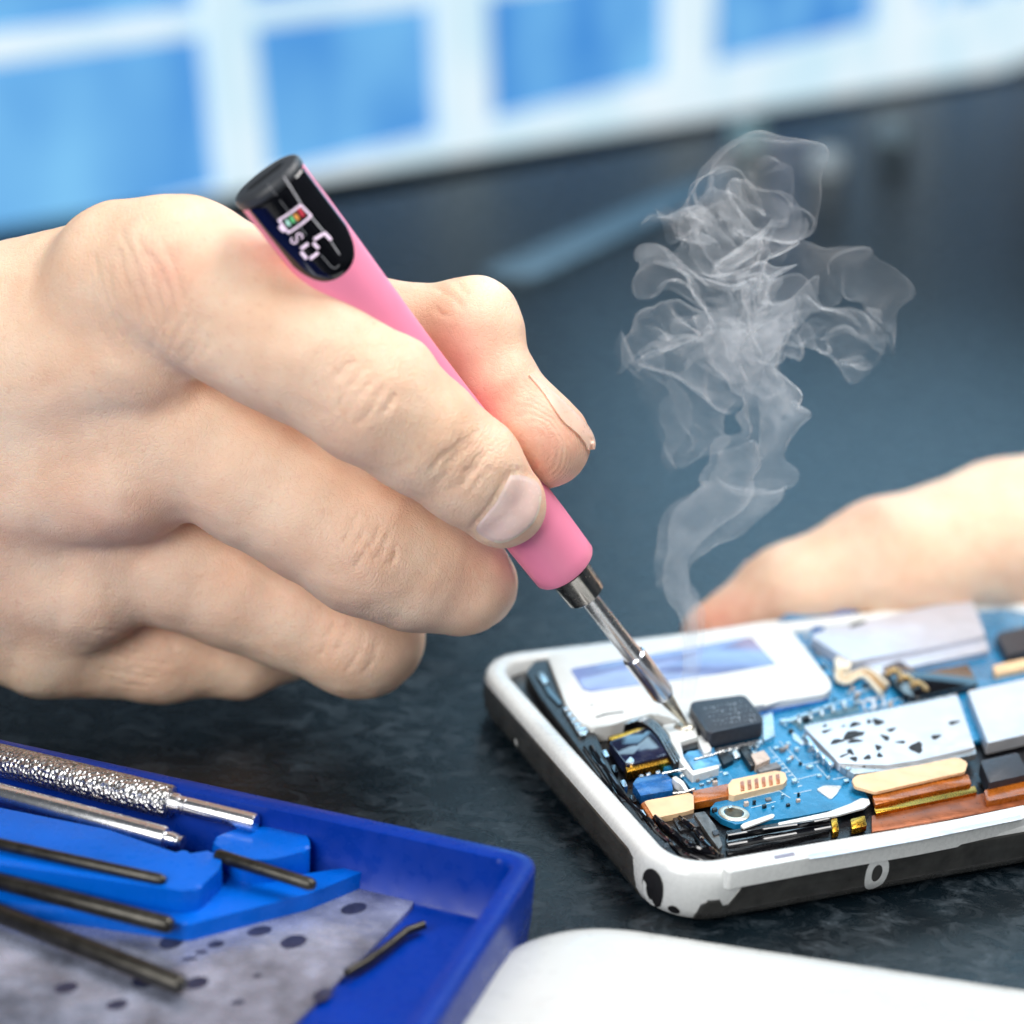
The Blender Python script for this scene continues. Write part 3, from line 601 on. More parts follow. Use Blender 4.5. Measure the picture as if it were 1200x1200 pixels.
# ------------------------------------------------------------------ implicit-surface hands
def smin(a, b, k):
    if k <= 0: return np.minimum(a, b)
    h = np.clip(.5 + .5 * (b - a) / k, 0, 1); return b + (a - b) * h - k * h * (1 - h)
class Field:
    def __init__(s, lo, hi, vox):
        s.lo = np.array(lo); s.vox = vox; s.n = np.ceil((np.array(hi) - s.lo) / vox).astype(int) + 1; s.d = np.full(s.n, 9., np.float32)
    def blank(s):
        f = Field.__new__(Field); f.lo, f.vox, f.n = s.lo, s.vox, s.n; f.d = np.full(s.n, 9., np.float32); return f
    def cone(s, a, b, ra, rb, k=.3, pad=.9):
        a, b = np.array(a), np.array(b); r = max(ra, rb) + pad
        i0 = np.clip(np.floor((np.minimum(a, b) - r - s.lo) / s.vox).astype(int), 0, s.n); i1 = np.clip(np.ceil((np.maximum(a, b) + r - s.lo) / s.vox).astype(int), 0, s.n)
        if (i1 <= i0).any(): return
        sl = tuple(slice(p, q_) for p, q_ in zip(i0, i1))
        X, Y, Z = [(s.lo[c] + np.arange(i0[c], i1[c]) * s.vox).astype(np.float32) for c in range(3)]
        ab = b - a; L2 = max(ab @ ab, 1e-9)
        px, py, pz = X[:, None, None] - a[0], Y[None, :, None] - a[1], Z[None, None, :] - a[2]
        h = np.clip((px * ab[0] + py * ab[1] + pz * ab[2]) / L2, 0, 1)
        d = np.sqrt((px - h * ab[0]) ** 2 + (py - h * ab[1]) ** 2 + (pz - h * ab[2]) ** 2) - (ra + (rb - ra) * h)
        s.d[sl] = smin(s.d[sl], d, k)
    def carve(s, a, b, r, depth_k):
        a, b = np.array(a), np.array(b); pad = r + .4
        i0 = np.clip(np.floor((np.minimum(a, b) - pad - s.lo) / s.vox).astype(int), 0, s.n); i1 = np.clip(np.ceil((np.maximum(a, b) + pad - s.lo) / s.vox).astype(int), 0, s.n)
        if (i1 <= i0).any(): return
        sl = tuple(slice(p, q_) for p, q_ in zip(i0, i1))
        X, Y, Z = [(s.lo[c] + np.arange(i0[c], i1[c]) * s.vox).astype(np.float32) for c in range(3)]
        ab = b - a; L2 = max(ab @ ab, 1e-9)
        px, py, pz = X[:, None, None] - a[0], Y[None, :, None] - a[1], Z[None, None, :] - a[2]
        h = np.clip((px * ab[0] + py * ab[1] + pz * ab[2]) / L2, 0, 1)
        d = np.sqrt((px - h * ab[0]) ** 2 + (py - h * ab[1]) ** 2 + (pz - h * ab[2]) ** 2) - r * np.sqrt(np.clip(1.02 - (2 * h - 1) ** 2, 0, 1))
        s.d[sl] = -smin(-s.d[sl], d, depth_k)
    def sample(s, p):
        g = np.clip((p - s.lo) / s.vox, 0, np.array(s.n) - 1.001); i = g.astype(int); f = g - i; r = 0
        for dx in (0, 1):
            for dy in (0, 1):
                for dz in (0, 1):
                    w = (f[:, 0] if dx else 1 - f[:, 0]) * (f[:, 1] if dy else 1 - f[:, 1]) * (f[:, 2] if dz else 1 - f[:, 2]); r = r + w * s.d[i[:, 0] + dx, i[:, 1] + dy, i[:, 2] + dz]
        return r
    def nets(s):
        d = s.d; ins = d < 0; nx, ny, nz_ = d.shape
        c = np.zeros((nx - 1, ny - 1, nz_ - 1), np.uint8)
        for dx in (0, 1):
            for dy in (0, 1):
                for dz in (0, 1): c += ins[dx:nx - 1 + dx, dy:ny - 1 + dy, dz:nz_ - 1 + dz]
        act = np.argwhere((c > 0) & (c < 8)); idx = np.full(c.shape, -1, np.int32); idx[tuple(act.T)] = np.arange(len(act))
        acc = np.zeros((len(act), 3)); cnt = np.zeros(len(act))
        cor = [(x, y, z) for x in (0, 1) for y in (0, 1) for z in (0, 1)]
        for a in cor:
            for k in range(3):
                if a[k]: continue
                b = list(a); b[k] = 1
                va = d[act[:, 0] + a[0], act[:, 1] + a[1], act[:, 2] + a[2]]; vb = d[act[:, 0] + b[0], act[:, 1] + b[1], act[:, 2] + b[2]]
                m = (va < 0) != (vb < 0); t = np.where(m, va / np.where(m, va - vb, 1), 0)
                pt = np.array(a, float)[None, :] + np.zeros((len(act), 3)); pt[:, k] += t; acc[m] += pt[m]; cnt[m] += 1
        Vv = s.lo + (act + acc / cnt[:, None]) * s.vox; quads = []
        for k in range(3):
            o1, o2 = [(1, 2), (2, 0), (0, 1)][k]
            A = [slice(None)] * 3; B = [slice(None)] * 3; A[k] = slice(0, -1); B[k] = slice(1, None)
            e = np.argwhere(ins[tuple(A)] != ins[tuple(B)]); e = e[(e[:, o1] > 0) & (e[:, o2] > 0) & (e[:, o1] < d.shape[o1] - 1) & (e[:, o2] < d.shape[o2] - 1)]
            def at(i, j):
                q_ = e.copy(); q_[:, o1] += i; q_[:, o2] += j; return idx[q_[:, 0], q_[:, 1], q_[:, 2]]
            Q = np.stack([at(-1, -1), at(0, -1), at(0, 0), at(-1, 0)], 1); fl = ins[e[:, 0], e[:, 1], e[:, 2]]
            Q[~fl] = Q[~fl][:, ::-1]; quads.append(Q)
        Q = np.vstack(quads); return Vv, Q[(Q >= 0).all(1)]

def skin_material():
    m = bpy.data.materials.new('skin'); m.use_nodes = True; nt = m.node_tree; N = nt.nodes; L = nt.links; b = N['Principled BSDF']
    tc = N.new('ShaderNodeTexCoord')
    def nz(sc, det=4, r_=.6):
        n_ = N.new('ShaderNodeTexNoise'); n_.inputs['Scale'].default_value = sc; n_.inputs['Detail'].default_value = det; n_.inputs['Roughness'].default_value = r_
        L.new(tc.outputs['Object'], n_.inputs['Vector']); return n_
    at = N.new('ShaderNodeAttribute'); at.attribute_name = 'flush'
    base = N.new('ShaderNodeValToRGB'); base.color_ramp.elements[0].position = .3; base.color_ramp.elements[1].position = .72
    base.color_ramp.elements[0].color = (*srgb(240, 198, 167), 1); base.color_ramp.elements[1].color = (*srgb(252, 222, 195), 1)
    L.new(nz(.9, 6).outputs['Fac'], base.inputs['Fac'])
    mx = N.new('ShaderNodeMix'); mx.data_type = 'RGBA'; mx.inputs[7].default_value = (*srgb(224, 134, 116), 1)
    L.new(base.outputs[0], mx.inputs[6])
    ml = N.new('ShaderNodeMath'); ml.operation = 'MULTIPLY'; L.new(at.outputs['Fac'], ml.inputs[0])
    mr = N.new('ShaderNodeMapRange'); mr.inputs['From Min'].default_value = .3; mr.inputs['From Max'].default_value = .65; mr.inputs['To Min'].default_value = .55; mr.inputs['To Max'].default_value = 1.15
    L.new(nz(3.2, 5).outputs['Fac'], mr.inputs['Value']); L.new(mr.outputs[0], ml.inputs[1]); L.new(ml.outputs[0], mx.inputs[0])
    # small pigment specks
    n4 = nz(7, 3, .7); r4 = N.new('ShaderNodeMapRange'); r4.inputs['From Min'].default_value = .58; r4.inputs['From Max'].default_value = .75; r4.inputs['To Max'].default_value = .28
    L.new(n4.outputs['Fac'], r4.inputs['Value'])
    m2 = N.new('ShaderNodeMix'); m2.data_type = 'RGBA'; m2.inputs[7].default_value = (*srgb(214, 150, 120), 1); L.new(r4.outputs[0], m2.inputs[0]); L.new(mx.outputs[2], m2.inputs[6])
    L.new(m2.outputs[2], b.inputs['Base Color'])
    b.inputs['Subsurface Weight'].default_value = .35; b.inputs['Subsurface Radius'].default_value = (1., .4, .22); b.inputs['Subsurface Scale'].default_value = .075
    b.inputs['Roughness'].default_value = .48; b.inputs['Specular IOR Level'].default_value = .4
    # skin texture: fine cells + directional lines
    vo = N.new('ShaderNodeTexVoronoi'); vo.feature = 'DISTANCE_TO_EDGE'; vo.inputs['Scale'].default_value = 11
    mp = N.new('ShaderNodeMapping'); mp.inputs['Scale'].default_value = (1, 1.3, .8); mp.inputs['Rotation'].default_value = (.3, .5, .6); L.new(tc.outputs['Object'], mp.inputs['Vector']); L.new(mp.outputs[0], vo.inputs['Vector'])
    mv = N.new('ShaderNodeMapRange'); mv.inputs['From Max'].default_value = .12; L.new(vo.outputs['Distance'], mv.inputs['Value'])
    ad = N.new('ShaderNodeMath'); ad.operation = 'MULTIPLY_ADD'; ad.inputs[1].default_value = .9; L.new(nz(24, 4, .7).outputs['Fac'], ad.inputs[0]); 
    mm = N.new('ShaderNodeMath'); mm.operation = 'MULTIPLY'; mm.inputs[1].default_value = .35; L.new(mv.outputs[0], mm.inputs[0]); L.new(mm.outputs[0], ad.inputs[2])
    def att(nm):
        a_ = N.new('ShaderNodeAttribute'); a_.attribute_name = nm; return a_.outputs['Fac']
    def mth(op, a_, b_=None, c_=None):
        n_ = N.new('ShaderNodeMath'); n_.operation = op
        for i_, x_ in enumerate((a_, b_, c_)):
            if x_ is None: continue
            if isinstance(x_, (int, float)): n_.inputs[i_].default_value = x_
            else: L.new(x_, n_.inputs[i_])
        return n_.outputs[0]
    ph = mth('MULTIPLY_ADD', att('fold'), 34., mth('MULTIPLY', nz(2.6, 4, .65).outputs['Fac'], 22.))
    crease = mth('POWER', mth('ABSOLUTE', mth('SINE', ph)), .45)
    folds = mth('MULTIPLY', mth('MULTIPLY', crease, att('fold_mask')), mth('MULTIPLY', nz(3.5, 2).outputs['Fac'], 2.6))
    wv = N.new('ShaderNodeTexWave'); wv.wave_type = 'RINGS'; wv.inputs['Scale'].default_value = 6.5; wv.inputs['Distortion'].default_value = 2.5; wv.inputs['Detail'].default_value = 1
    mpw = N.new('ShaderNodeMapping'); mpw.inputs['Location'].default_value = (-4.6, -1.5, -1.2); L.new(tc.outputs['Object'], mpw.inputs['Vector']); L.new(mpw.outputs[0], wv.inputs['Vector'])
    tot = mth('ADD', mth('ADD', ad.outputs[0], folds), mth('MULTIPLY', mth('MULTIPLY', wv.outputs['Fac'], att('print_mask')), .7))
    bp = N.new('ShaderNodeBump'); bp.inputs['Strength'].default_value = .4; bp.inputs['Distance'].default_value = .03; L.new(tot, bp.inputs['Height']); L.new(bp.outputs[0], b.inputs['Normal'])
    return m
M_SKIN = skin_material()

def hand_object(name, parts, palm, lo, hi, vox, flush, label, wrinkles=(), kf=.02, joints=()):
    """parts: finger chains [(u,v,d,r_px)...]; palm: list of cones; returns object and its BVH"""
    base = Field(lo, hi, vox)
    def pt(c): return P(c[0], c[1], c[2]), c[3] * c[2] / FPX
    for a, b_ in palm:
        pa, ra = pt(a); pb_, rb = pt(b_); base.cone(pa, pb_, ra, rb, .7, 1.3)
    fing = []
    for ch in parts:
        f = base.blank(); S = [pt(c) for c in ch['pts']]
        for A, B in zip(S, S[1:]): f.cone(A[0], B[0], A[1], B[1], ch.get('k', .25))
        for bu in ch.get('bumps', ()):
            pa, ra = pt(bu); f.cone(pa, pa, ra, ra, ch.get('bk', .5))
        fing.append((f, ch.get('kp', .5)))
    allf = None
    for f, kp in fing: allf = f.d if allf is None else smin(allf, f.d, kf)
    base.d = smin(base.d, allf, .33)
    del fing
    # wrinkles: shallow grooves along the surface, drawn in the photo and dropped onto the skin along the view
    for w in wrinkles:
        pts = spline(w['pts'], 14); prev = None
        for (u, v) in pts:
            ts = np.arange(25., 36., .02); pp = CAM + ts[:, None] * ray(u, v); dd = base.sample(pp); k = np.argmax(dd < 0)
            if dd[k] >= 0: prev = None; continue
            cur = pp[k] - ray(u, v) * w.get('h', .0)
            if prev is not None and np.linalg.norm(cur - prev) < .6:
                base.carve(prev, cur, w['r'], w.get('k', .05))
            prev = cur
    Vv, Q = base.nets()
    # gentle organic unevenness
    nrm = np.zeros_like(Vv); fn = np.cross(Vv[Q[:, 2]] - Vv[Q[:, 0]], Vv[Q[:, 3]] - Vv[Q[:, 1]])
    for k in range(4): np.add.at(nrm, Q[:, k], fn)
    nrm /= np.linalg.norm(nrm, axis=1)[:, None] + 1e-9
    # one smoothing pass over the quads
    for _ in range(2):
        ac = np.zeros_like(Vv); cn = np.zeros(len(Vv))
        for k in range(4):
            np.add.at(ac, Q[:, k], Vv[Q[:, (k + 1) % 4]] + Vv[Q[:, (k + 3) % 4]]); np.add.at(cn, Q[:, k], 2)
        Vv = .5 * Vv + .5 * ac / np.maximum(cn, 1)[:, None]
    disp_ = np.array([mnoise.noise(Vector(v) * 1.1) * .035 + mnoise.noise(Vector(v) * 3.1 + Vector((5, 2, 1))) * .012 for v in Vv])
    Vv = Vv + nrm * disp_[:, None]
    fl = np.zeros(len(Vv))
    for (u, v, d, r_, s_) in flush:
        c = P(u, v, d); R__ = r_ * d / FPX; fl = np.maximum(fl, s_ * np.exp(-(((Vv - c) ** 2).sum(1)) / R__ ** 2))
    fold = np.zeros(len(Vv)); foldm = np.zeros(len(Vv))
    for (u, v, d, dx, dy, r_, s_) in joints:
        c = P(u, v, d); A_ = P(u + dx * 50, v + dy * 50, d) - c; A_ /= np.linalg.norm(A_); R__ = r_ * d / FPX; e_ = Vv - c; sd_ = e_ @ A_
        m_ = s_ * np.exp(-(sd_ / R__ / 1.25) ** 2 - ((e_ ** 2).sum(1) - sd_ ** 2) / (R__ * 1.8) ** 2); k_ = m_ > foldm; fold[k_] = sd_[k_]; foldm[k_] = m_[k_]
    foldm = np.maximum(foldm, .14 if joints else 0) * .8
    pc_ = P(640, 520, 28.0); prm = np.exp(-((Vv - pc_) ** 2).sum(1) / 1.1 ** 2) if joints else foldm
    org = Vv.mean(0)
    me = bpy.data.meshes.new(name); Vl = Vv - org
    me.vertices.add(len(Vl)); me.vertices.foreach_set('co', Vl.ravel()); me.loops.add(len(Q) * 4); me.loops.foreach_set('vertex_index', Q.ravel().astype(np.int32))
    me.polygons.add(len(Q)); me.polygons.foreach_set('loop_start', np.arange(0, len(Q) * 4, 4, dtype=np.int32)); me.polygons.foreach_set('loop_total', np.full(len(Q), 4, np.int32)) if False else None
    me.polygons.foreach_set('use_smooth', np.ones(len(Q), bool)); me.update(calc_edges=True); me.validate()
    at = me.attributes.new('flush', 'FLOAT', 'POINT'); at.data.foreach_set('value', fl.astype(np.float32))
    for nm_, ar in (('fold', fold), ('fold_mask', foldm), ('print_mask', prm)):
        at = me.attributes.new(nm_, 'FLOAT', 'POINT'); at.data.foreach_set('value', ar.astype(np.float32))
    me.materials.append(M_SKIN)
    o = bpy.data.objects.new(name, me); COL.objects.link(o); o.location = Vector(org)
    tag(o, label, 'hand')
    bvh = BVHTree.FromPolygons([tuple(v) for v in Vv], [tuple(int(i) for i in q_) for q_ in Q])
    return o, bvh
def sub_nail(name, grid_fn, na, nb, hand, m, thick=.02):
    """grid_fn(a,b) -> (point, outward) for a,b in 0..1; builds a thin curved plate"""
    top, bot = [], []
    for i in range(na + 1):
        for j in range(nb + 1):
            r_ = grid_fn(i / na, j / nb); top.append(r_[0] + r_[1] * thick); bot.append(r_[0] - r_[1] * .03)
    Vv = top + bot; K = len(top); Fc = []
    I = lambda i, j: i * (nb + 1) + j
    for i in range(na):
        for j in range(nb):
            q_ = (I(i, j), I(i, j + 1), I(i + 1, j + 1), I(i + 1, j)); Fc.append(q_); Fc.append(tuple(K + x for x in q_[::-1]))
    bd = [I(i, 0) for i in range(na + 1)] + [I(na, j) for j in range(1, nb + 1)] + [I(i, nb) for i in range(na - 1, -1, -1)] + [I(0, j) for j in range(nb - 1, 0, -1)]
    for a, b_ in zip(bd, bd[1:] + bd[:1]): Fc.append((a, b_, K + b_, K + a))
    return mesh(name, Vv, Fc, m, hand, True)

INDEX = dict(pts=[(150, 326, 27.9, 92), (214, 324, 27.4, 91), (258, 350, 27.2, 91), (310, 379, 27.1, 91), (345, 399, 27.05, 90), (382, 418, 27.0, 88), (438, 463, 26.95, 77), (492, 507, 27.25, 69), (547, 549, 27.65, 62), (588, 590, 28.0, 52)], bumps=[(430, 466, 26.85, 66)], kp=.4)
MIDDLE = dict(pts=[(150, 474, 29.2, 90), (225, 510, 29.15, 88), (300, 553, 29.1, 87), (370, 594, 29.05, 85), (432, 632, 29.05, 83), (490, 664, 29.25, 73), (540, 682, 29.55, 61), (552, 685, 30.0, 55)], bumps=[(436, 636, 28.95, 75)], kp=.35)
RING = dict(pts=[(135, 622, 30.7, 86), (210, 654, 30.9, 82), (280, 682, 31.0, 77), (350, 713, 31.1, 72), (418, 745, 31.1, 66), (438, 747, 31.6, 60)], bumps=[(424, 746, 31.05, 62)], kp=.3)
LITTLE = dict(pts=[(70, 742, 31.8, 74), (190, 760, 32.2, 63), (280, 765, 32.5, 51), (330, 757, 33.0, 45)], kp=.3)
TD = 28.8
THUMB = dict(pts=[(90, 470, 31.0, 105), (300, 430, 30.2, 82), (430, 394, 29.4, 66), (552, 386, TD + .2, 52), (583, 459, TD, 48), (614, 494, TD, 46), (644, 520, TD + .05, 48)], k=.3, bumps=[(556, 380, TD + .1, 46), (626, 516, TD - .15, 45)])
PALM = [((165, 408, 28.15, 82), (-60, 480, 30, 110)), ((150, 555, 29.2, 82), (-60, 560, 30.6, 110)), ((105, 690, 30.6, 70), (-70, 620, 31, 110)), ((160, 338, 28.6, 88), (-60, 425, 30.2, 125)), ((140, 490, 29.6, 84), (-70, 560, 30.8, 130)), ((115, 635, 30.9, 74), (-70, 650, 31.3, 120)), ((55, 742, 31.5, 72), (-90, 660, 31.6, 115)), ((60, 500, 31.2, 110), (-60, 600, 31.6, 130)), ((-60, 460, 30.6, 125), (-420, 540, 31.2, 150)), ((-80, 600, 31.2, 150), (-420, 620, 31.2, 165)), ((-80, 560, 31.2, 130), (-420, 560, 31.2, 165))]
def wr(pts, r=.035, k=.05, h=.0): return dict(pts=pts, r=r, k=k, h=h)
WR = [
 # index middle-knuckle folds
 wr([(398, 440), (392, 462), (398, 488)], .03), wr([(412, 425), (405, 455), (408, 492)], .028), wr([(455, 425), (462, 450), (452, 482)], .025), wr([(470, 440), (474, 462), (466, 484)], .022),
 # index end-knuckle folds
 wr([(545, 520), (530, 545), (520, 570)], .03), wr([(556, 518), (545, 545), (530, 580)], .028), wr([(570, 520), (562, 548), (548, 575)], .026), wr([(580, 530), (572, 552), (565, 570)], .022), wr([(536, 530), (522, 552), (516, 562)], .024),
 # middle finger folds
 wr([(428, 612), (422, 632), (412, 652)], .026), wr([(436, 606), (430, 630), (426, 655)], .024), wr([(448, 640), (455, 655), (450, 668)], .022), wr([(402, 622), (400, 645), (405, 668)], .02), wr([(470, 612), (476, 640), (466, 672)], .024),
 # ring finger folds
 wr([(408, 742), (402, 760), (400, 780)], .026), wr([(392, 740), (388, 762), (390, 785)], .022), wr([(440, 738), (446, 760), (436, 785)], .022), wr([(418, 738), (412, 752), (416, 770)], .02),
 # long knuckle lines on the back of the hand
 wr([(172, 300), (160, 350), (175, 410)], .022, .06), wr([(158, 300), (146, 350), (152, 400)], .02, .06), wr([(190, 370), (196, 400), (212, 430)], .022, .06), wr([(215, 360), (212, 390), (222, 420)], .02, .06), wr([(140, 320), (132, 360), (138, 400)], .02, .06), wr([(232, 380), (230, 405), (238, 425)], .018, .06),
 wr([(205, 395), (232, 430), (275, 455)], .06, .1), wr([(180, 580), (215, 610), (250, 632)], .06, .1), wr([(128, 700), (165, 725), (200, 738)], .05, .1),
 wr([(140, 745), (150, 752), (165, 742)], .015), wr([(130, 775), (160, 778), (190, 774)], .014), wr([(135, 790), (165, 796), (200, 790)], .014), wr([(150, 762), (165, 764), (185, 760)], .013),
 # thumb joint crease
 wr([(505, 360), (530, 345), (548, 335)], .025), wr([(498, 385), (512, 375), (530, 366)], .022), wr([(604, 425), (618, 438), (622, 446)], .04, .08), wr([(590, 395), (604, 405), (612, 416)], .02),
]
def jitter_lines(cx, cy, dx, dy, half, spread, count, r_=(.016, .03), sd=1):
    """irregular skin folds across a joint: (cx,cy) centre, (dx,dy) finger direction in the photo"""
    rr = random.Random(sd); L_ = math.hypot(dx, dy); dx /= L_; dy /= L_; out = []
    for k in range(count):
        o_ = (k / max(1, count - 1) - .5) * 2 * spread + rr.uniform(-3, 3); h = half * rr.uniform(.35, 1); c_ = rr.uniform(-.3, .3) * half; bow = rr.uniform(-3, 3) + o_ * .18
        pts = []
        for t in (-1, -.4, .3, 1):
            a = o_ + bow * (1 - t * t) + rr.uniform(-2.2, 2.2); b_ = c_ + h * t
            pts.append((cx + dx * a - dy * b_, cy + dy * a + dx * b_))
        out.append(wr(pts, rr.uniform(*r_), .05))
    return out
WR = [] 
WR += jitter_lines(425, 462, .83, .55, 34, 28, 5, (.012, .022), sd=3) + jitter_lines(546, 545, .74, .67, 34, 24, 7, (.016, .03), sd=5)
WR += jitter_lines(432, 640, .86, .5, 32, 26, 5, (.012, .022), sd=9) + jitter_lines(412, 756, .9, .42, 28, 24, 4, (.012, .022), sd=13)
WR += jitter_lines(160, 345, .9, -.3, 62, 44, 8, (.012, .022), sd=17) + jitter_lines(215, 395, .85, .4, 34, 26, 6, (.014, .022), sd=19)
WR += jitter_lines(165, 775, -.2, 1, 50, 26, 7, (.012, .018), sd=23) + jitter_lines(530, 352, .6, -.8, 26, 14, 3, (.016, .024), sd=31)
# fold round the nail of the index finger
WR += [wr([(600, 552), (587, 568), (577, 588), (562, 606), (551, 620)], .035, .05), wr([(548, 622), (562, 634), (580, 641)], .025, .04), wr([(602, 551), (618, 553), (630, 562)], .025, .04)]
FLUSH = [(205, 318, 26.3, 40, .5), (225, 345, 26.4, 28, .4), (430, 455, 25.9, 60, .10), (440, 640, 27.1, 60, .16), (410, 755, 29.1, 60, .2), (640, 520, 28.2, 70, .5), (600, 460, 28.1, 70, .4), (585, 420, 28.1, 55, .22), (625, 545, 28.3, 45, .62), (545, 690, 28.5, 45, .15), (150, 610, 28.7, 60, .18), (190, 780, 30.5, 70, .15), (560, 560, 27.2, 50, .15), (330, 700, 29, 60, .1)]
JOINTS = [(425, 462, 26, .83, .55, 60, 1.), (546, 547, 27, .74, .67, 44, 1.1), (432, 640, 27, .86, .5, 58, .9), (412, 752, 29, .9, .42, 54, .9), (165, 345, 26.5, .9, -.3, 80, .7), (165, 775, 30.6, -.1, 1, 80, .6), (150, 590, 28, .8, .5, 80, .25)]
box = np.array([P(-330, 200, 28), P(740, 200, 28), P(-330, 860, 34), P(740, 860, 34), P(-330, 900, 30), P(-330, 300, 34), P(740, 300, 34), P(0, 250, 26.3), P(300, 280, 25.0), P(500, 600, 25.6), P(100, 700, 27.5)])
lo, hi = box.min(0) - .3, box.max(0) + .3
right_hand, RB = hand_object('hand', [INDEX, MIDDLE, RING, LITTLE, THUMB], PALM, lo, hi, .046, FLUSH, 'bare right hand gripping the pink soldering pen like a pencil', WR, joints=JOINTS)
# index nail: its photo outline laid on the fingertip
NO = [(598, 557), (611, 557), (626, 563), (633, 573), (633, 590), (627, 609), (615, 622), (600, 632), (585, 636), (571, 631), (558, 620), (569, 604), (581, 589), (590, 572)]
no_ = spline(NO + NO[:1], 49)[:-1]; ncen = np.array([598., 597.])
def drop(uv, bvh, d0):
    for t in np.linspace(1, .5, 26):
        q_ = ncen + (np.array(uv) - ncen) * t; r_ = ray(*q_); h = bvh.ray_cast(Vector(CAM), Vector(r_).normalized())
        if h[0] is not None and (Vector(r_).normalized() @ h[1]) ** 2 > .03 and abs((np.array(h[0]) - CAM) @ cF - d0) < .8: return np.array(h[0]), np.array(h[1]) * (1 if np.array(h[1]) @ r_ < 0 else -1)
    return P(*ncen, d0), -cF
V, Fc = [], []; K = len(no_); nr = [0., .25, .5, .7, .82, .9, .96, 1.]
tipd = np.array([.74, .67])
for r_ in nr:
    for k in range(K):
        uv = ncen + (no_[k] - ncen) * r_; p, nn_ = drop(uv, RB, 27.5); fr = (uv - ncen) @ tipd / 35
        V.append(p + nn_ * ((.022 + .012 * fr) * (1 if r_ < .96 else .4) + .022 * (1 - r_ * r_)))
for l in range(len(nr) - 1):
    for k in range(K): Fc.append((l * K + k, l * K + (k + 1) % K, (l + 1) * K + (k + 1) % K, (l + 1) * K + k))
b0 = len(V)
for k in range(K):
    p, nn_ = drop(no_[k], RB, 27.5); V.append(p - nn_ * .04)
for k in range(K): Fc.append(((len(nr) - 1) * K + k, (len(nr) - 1) * K + (k + 1) % K, b0 + (k + 1) % K, b0 + k))
bm = bmesh.new(); vs = [bm.verts.new(v) for v in V]
for q_i, f in enumerate(Fc):
    fc = bm.faces.new([vs[i] for i in f]); l_, k_ = q_i // K, q_i % K
    if l_ >= 5 and (no_[k_] - ncen) @ tipd > 14: fc.material_index = 1
bmesh.ops.remove_doubles(bm, verts=bm.verts[:], dist=.0005)
fn_ = from_bm('fingernail', bm, M_NAIL, right_hand, True, 70); fn_.data.materials.append(M_NAILE)
# thumb nail on the far side of the thumb, seen almost edge-on
NI = spline([(619, 440), (635, 459), (648, 478), (660, 494), (676, 508), (685, 519), (688, 527)], 22)
NOo = spline([(622, 438), (651, 461), (667, 474), (682, 488), (693, 504), (697, 517), (696, 526)], 22)
V, Fc = [], []
tc0, tc1 = P(586, 458, TD), P(646, 518, TD + .05)
for k in range(22):
    row = []
    for t in np.linspace(0, 1, 7):
        uv = NI[k] + (NOo[k] - NI[k]) * t; r_ = ray(*uv); h = RB.ray_cast(Vector(CAM), Vector(r_).normalized()); dz = TD - .5 * math.sqrt(max(0, 1 - t * t))
        if h[0] is not None and abs((np.array(h[0]) - CAM) @ cF - TD + .2) < .7: dz = min((np.array(h[0]) - CAM) @ cF, TD)
        row.append(P(*uv, dz))
    row += [P(*(NI[k] + (NOo[k] - NI[k]) * t), TD + .05 + .5 * math.sqrt(1 - t * t)) for t in (.85, .6, .3)]
    row = np.array(row)
    for _ in range(2): row[1:-1] = (row[:-2] + 2 * row[1:-1] + row[2:]) / 4
    ctr = tc0 + (tc1 - tc0) * k / 21; full = []; low = []
    for p in spline(row, 13):
        o_ = p - ctr; o_ /= np.linalg.norm(o_); full.append(p + o_ * .035); low.append(p - o_ * .06)
    V += full + low
for k in range(21):
    for j in range(12):
        a = k * 26 + j; Fc.append((a, a + 1, a + 27, a + 26)); a += 13; Fc.append((a, a + 26, a + 27, a + 1))
    Fc.append((k * 26, k * 26 + 26, k * 26 + 39, k * 26 + 13)); Fc.append((k * 26 + 12, k * 26 + 25, k * 26 + 51, k * 26 + 38))
for k in (0, 21):
    for j in range(12): a = k * 26 + j; Fc.append((a, a + 1, a + 14, a + 13))
bm = bmesh.new(); vs = [bm.verts.new(v) for v in V]
for f in Fc: bm.faces.new([vs[i] for i in f])
from_bm('thumbnail', bm, mat('thumbnail_pink', srgb(236, 196, 176), .32, var=.05, sss=.3), right_hand, True, 60)

# the other hand, steadying the phone from behind at the right
L_TH = dict(pts=[(842, 746, 38.0, 44), (930, 704, 38.2, 64), (1040, 668, 38.5, 82), (1180, 640, 39.5, 100)], k=.4)
L_IN = dict(pts=[(1500, 560, 40, 90), (1440, 700, 36, 60), (1400, 820, 33, 52), (1380, 860, 32, 48)], k=.3)
L_MI = dict(pts=[(1560, 600, 40, 90), (1530, 720, 36, 60), (1490, 840, 33, 52), (1460, 880, 31.5, 46)], k=.3)
L_RI = dict(pts=[(1620, 640, 40, 85), (1620, 750, 36, 58), (1580, 860, 32.5, 50), (1550, 900, 31, 44)], k=.3)
L_LI = dict(pts=[(1680, 690, 40, 75), (1700, 790, 36, 50), (1660, 880, 32.5, 44), (1630, 915, 31.5, 40)], k=.3)
L_PALM = [((1180, 640, 39.5, 100), (1500, 600, 40.5, 130)), ((1500, 600, 40.5, 130), (1700, 680, 41, 110)), ((1500, 600, 40.5, 140), (1800, 520, 44, 150))]
b2 = np.array([P(780, 560, 36), P(1850, 400, 46), P(780, 780, 40), P(1850, 900, 30), P(1300, 930, 30), P(1700, 950, 30.5)])
left_hand, LB = hand_object('hand', [L_TH, L_IN, L_MI, L_RI, L_LI], L_PALM, b2.min(0) - .8, b2.max(0) + .8, .11, [(840, 735, 37, 70, .6), (1020, 610, 37.5, 50, .35)], 'blurred other hand steadying the phone from behind with its thumb')
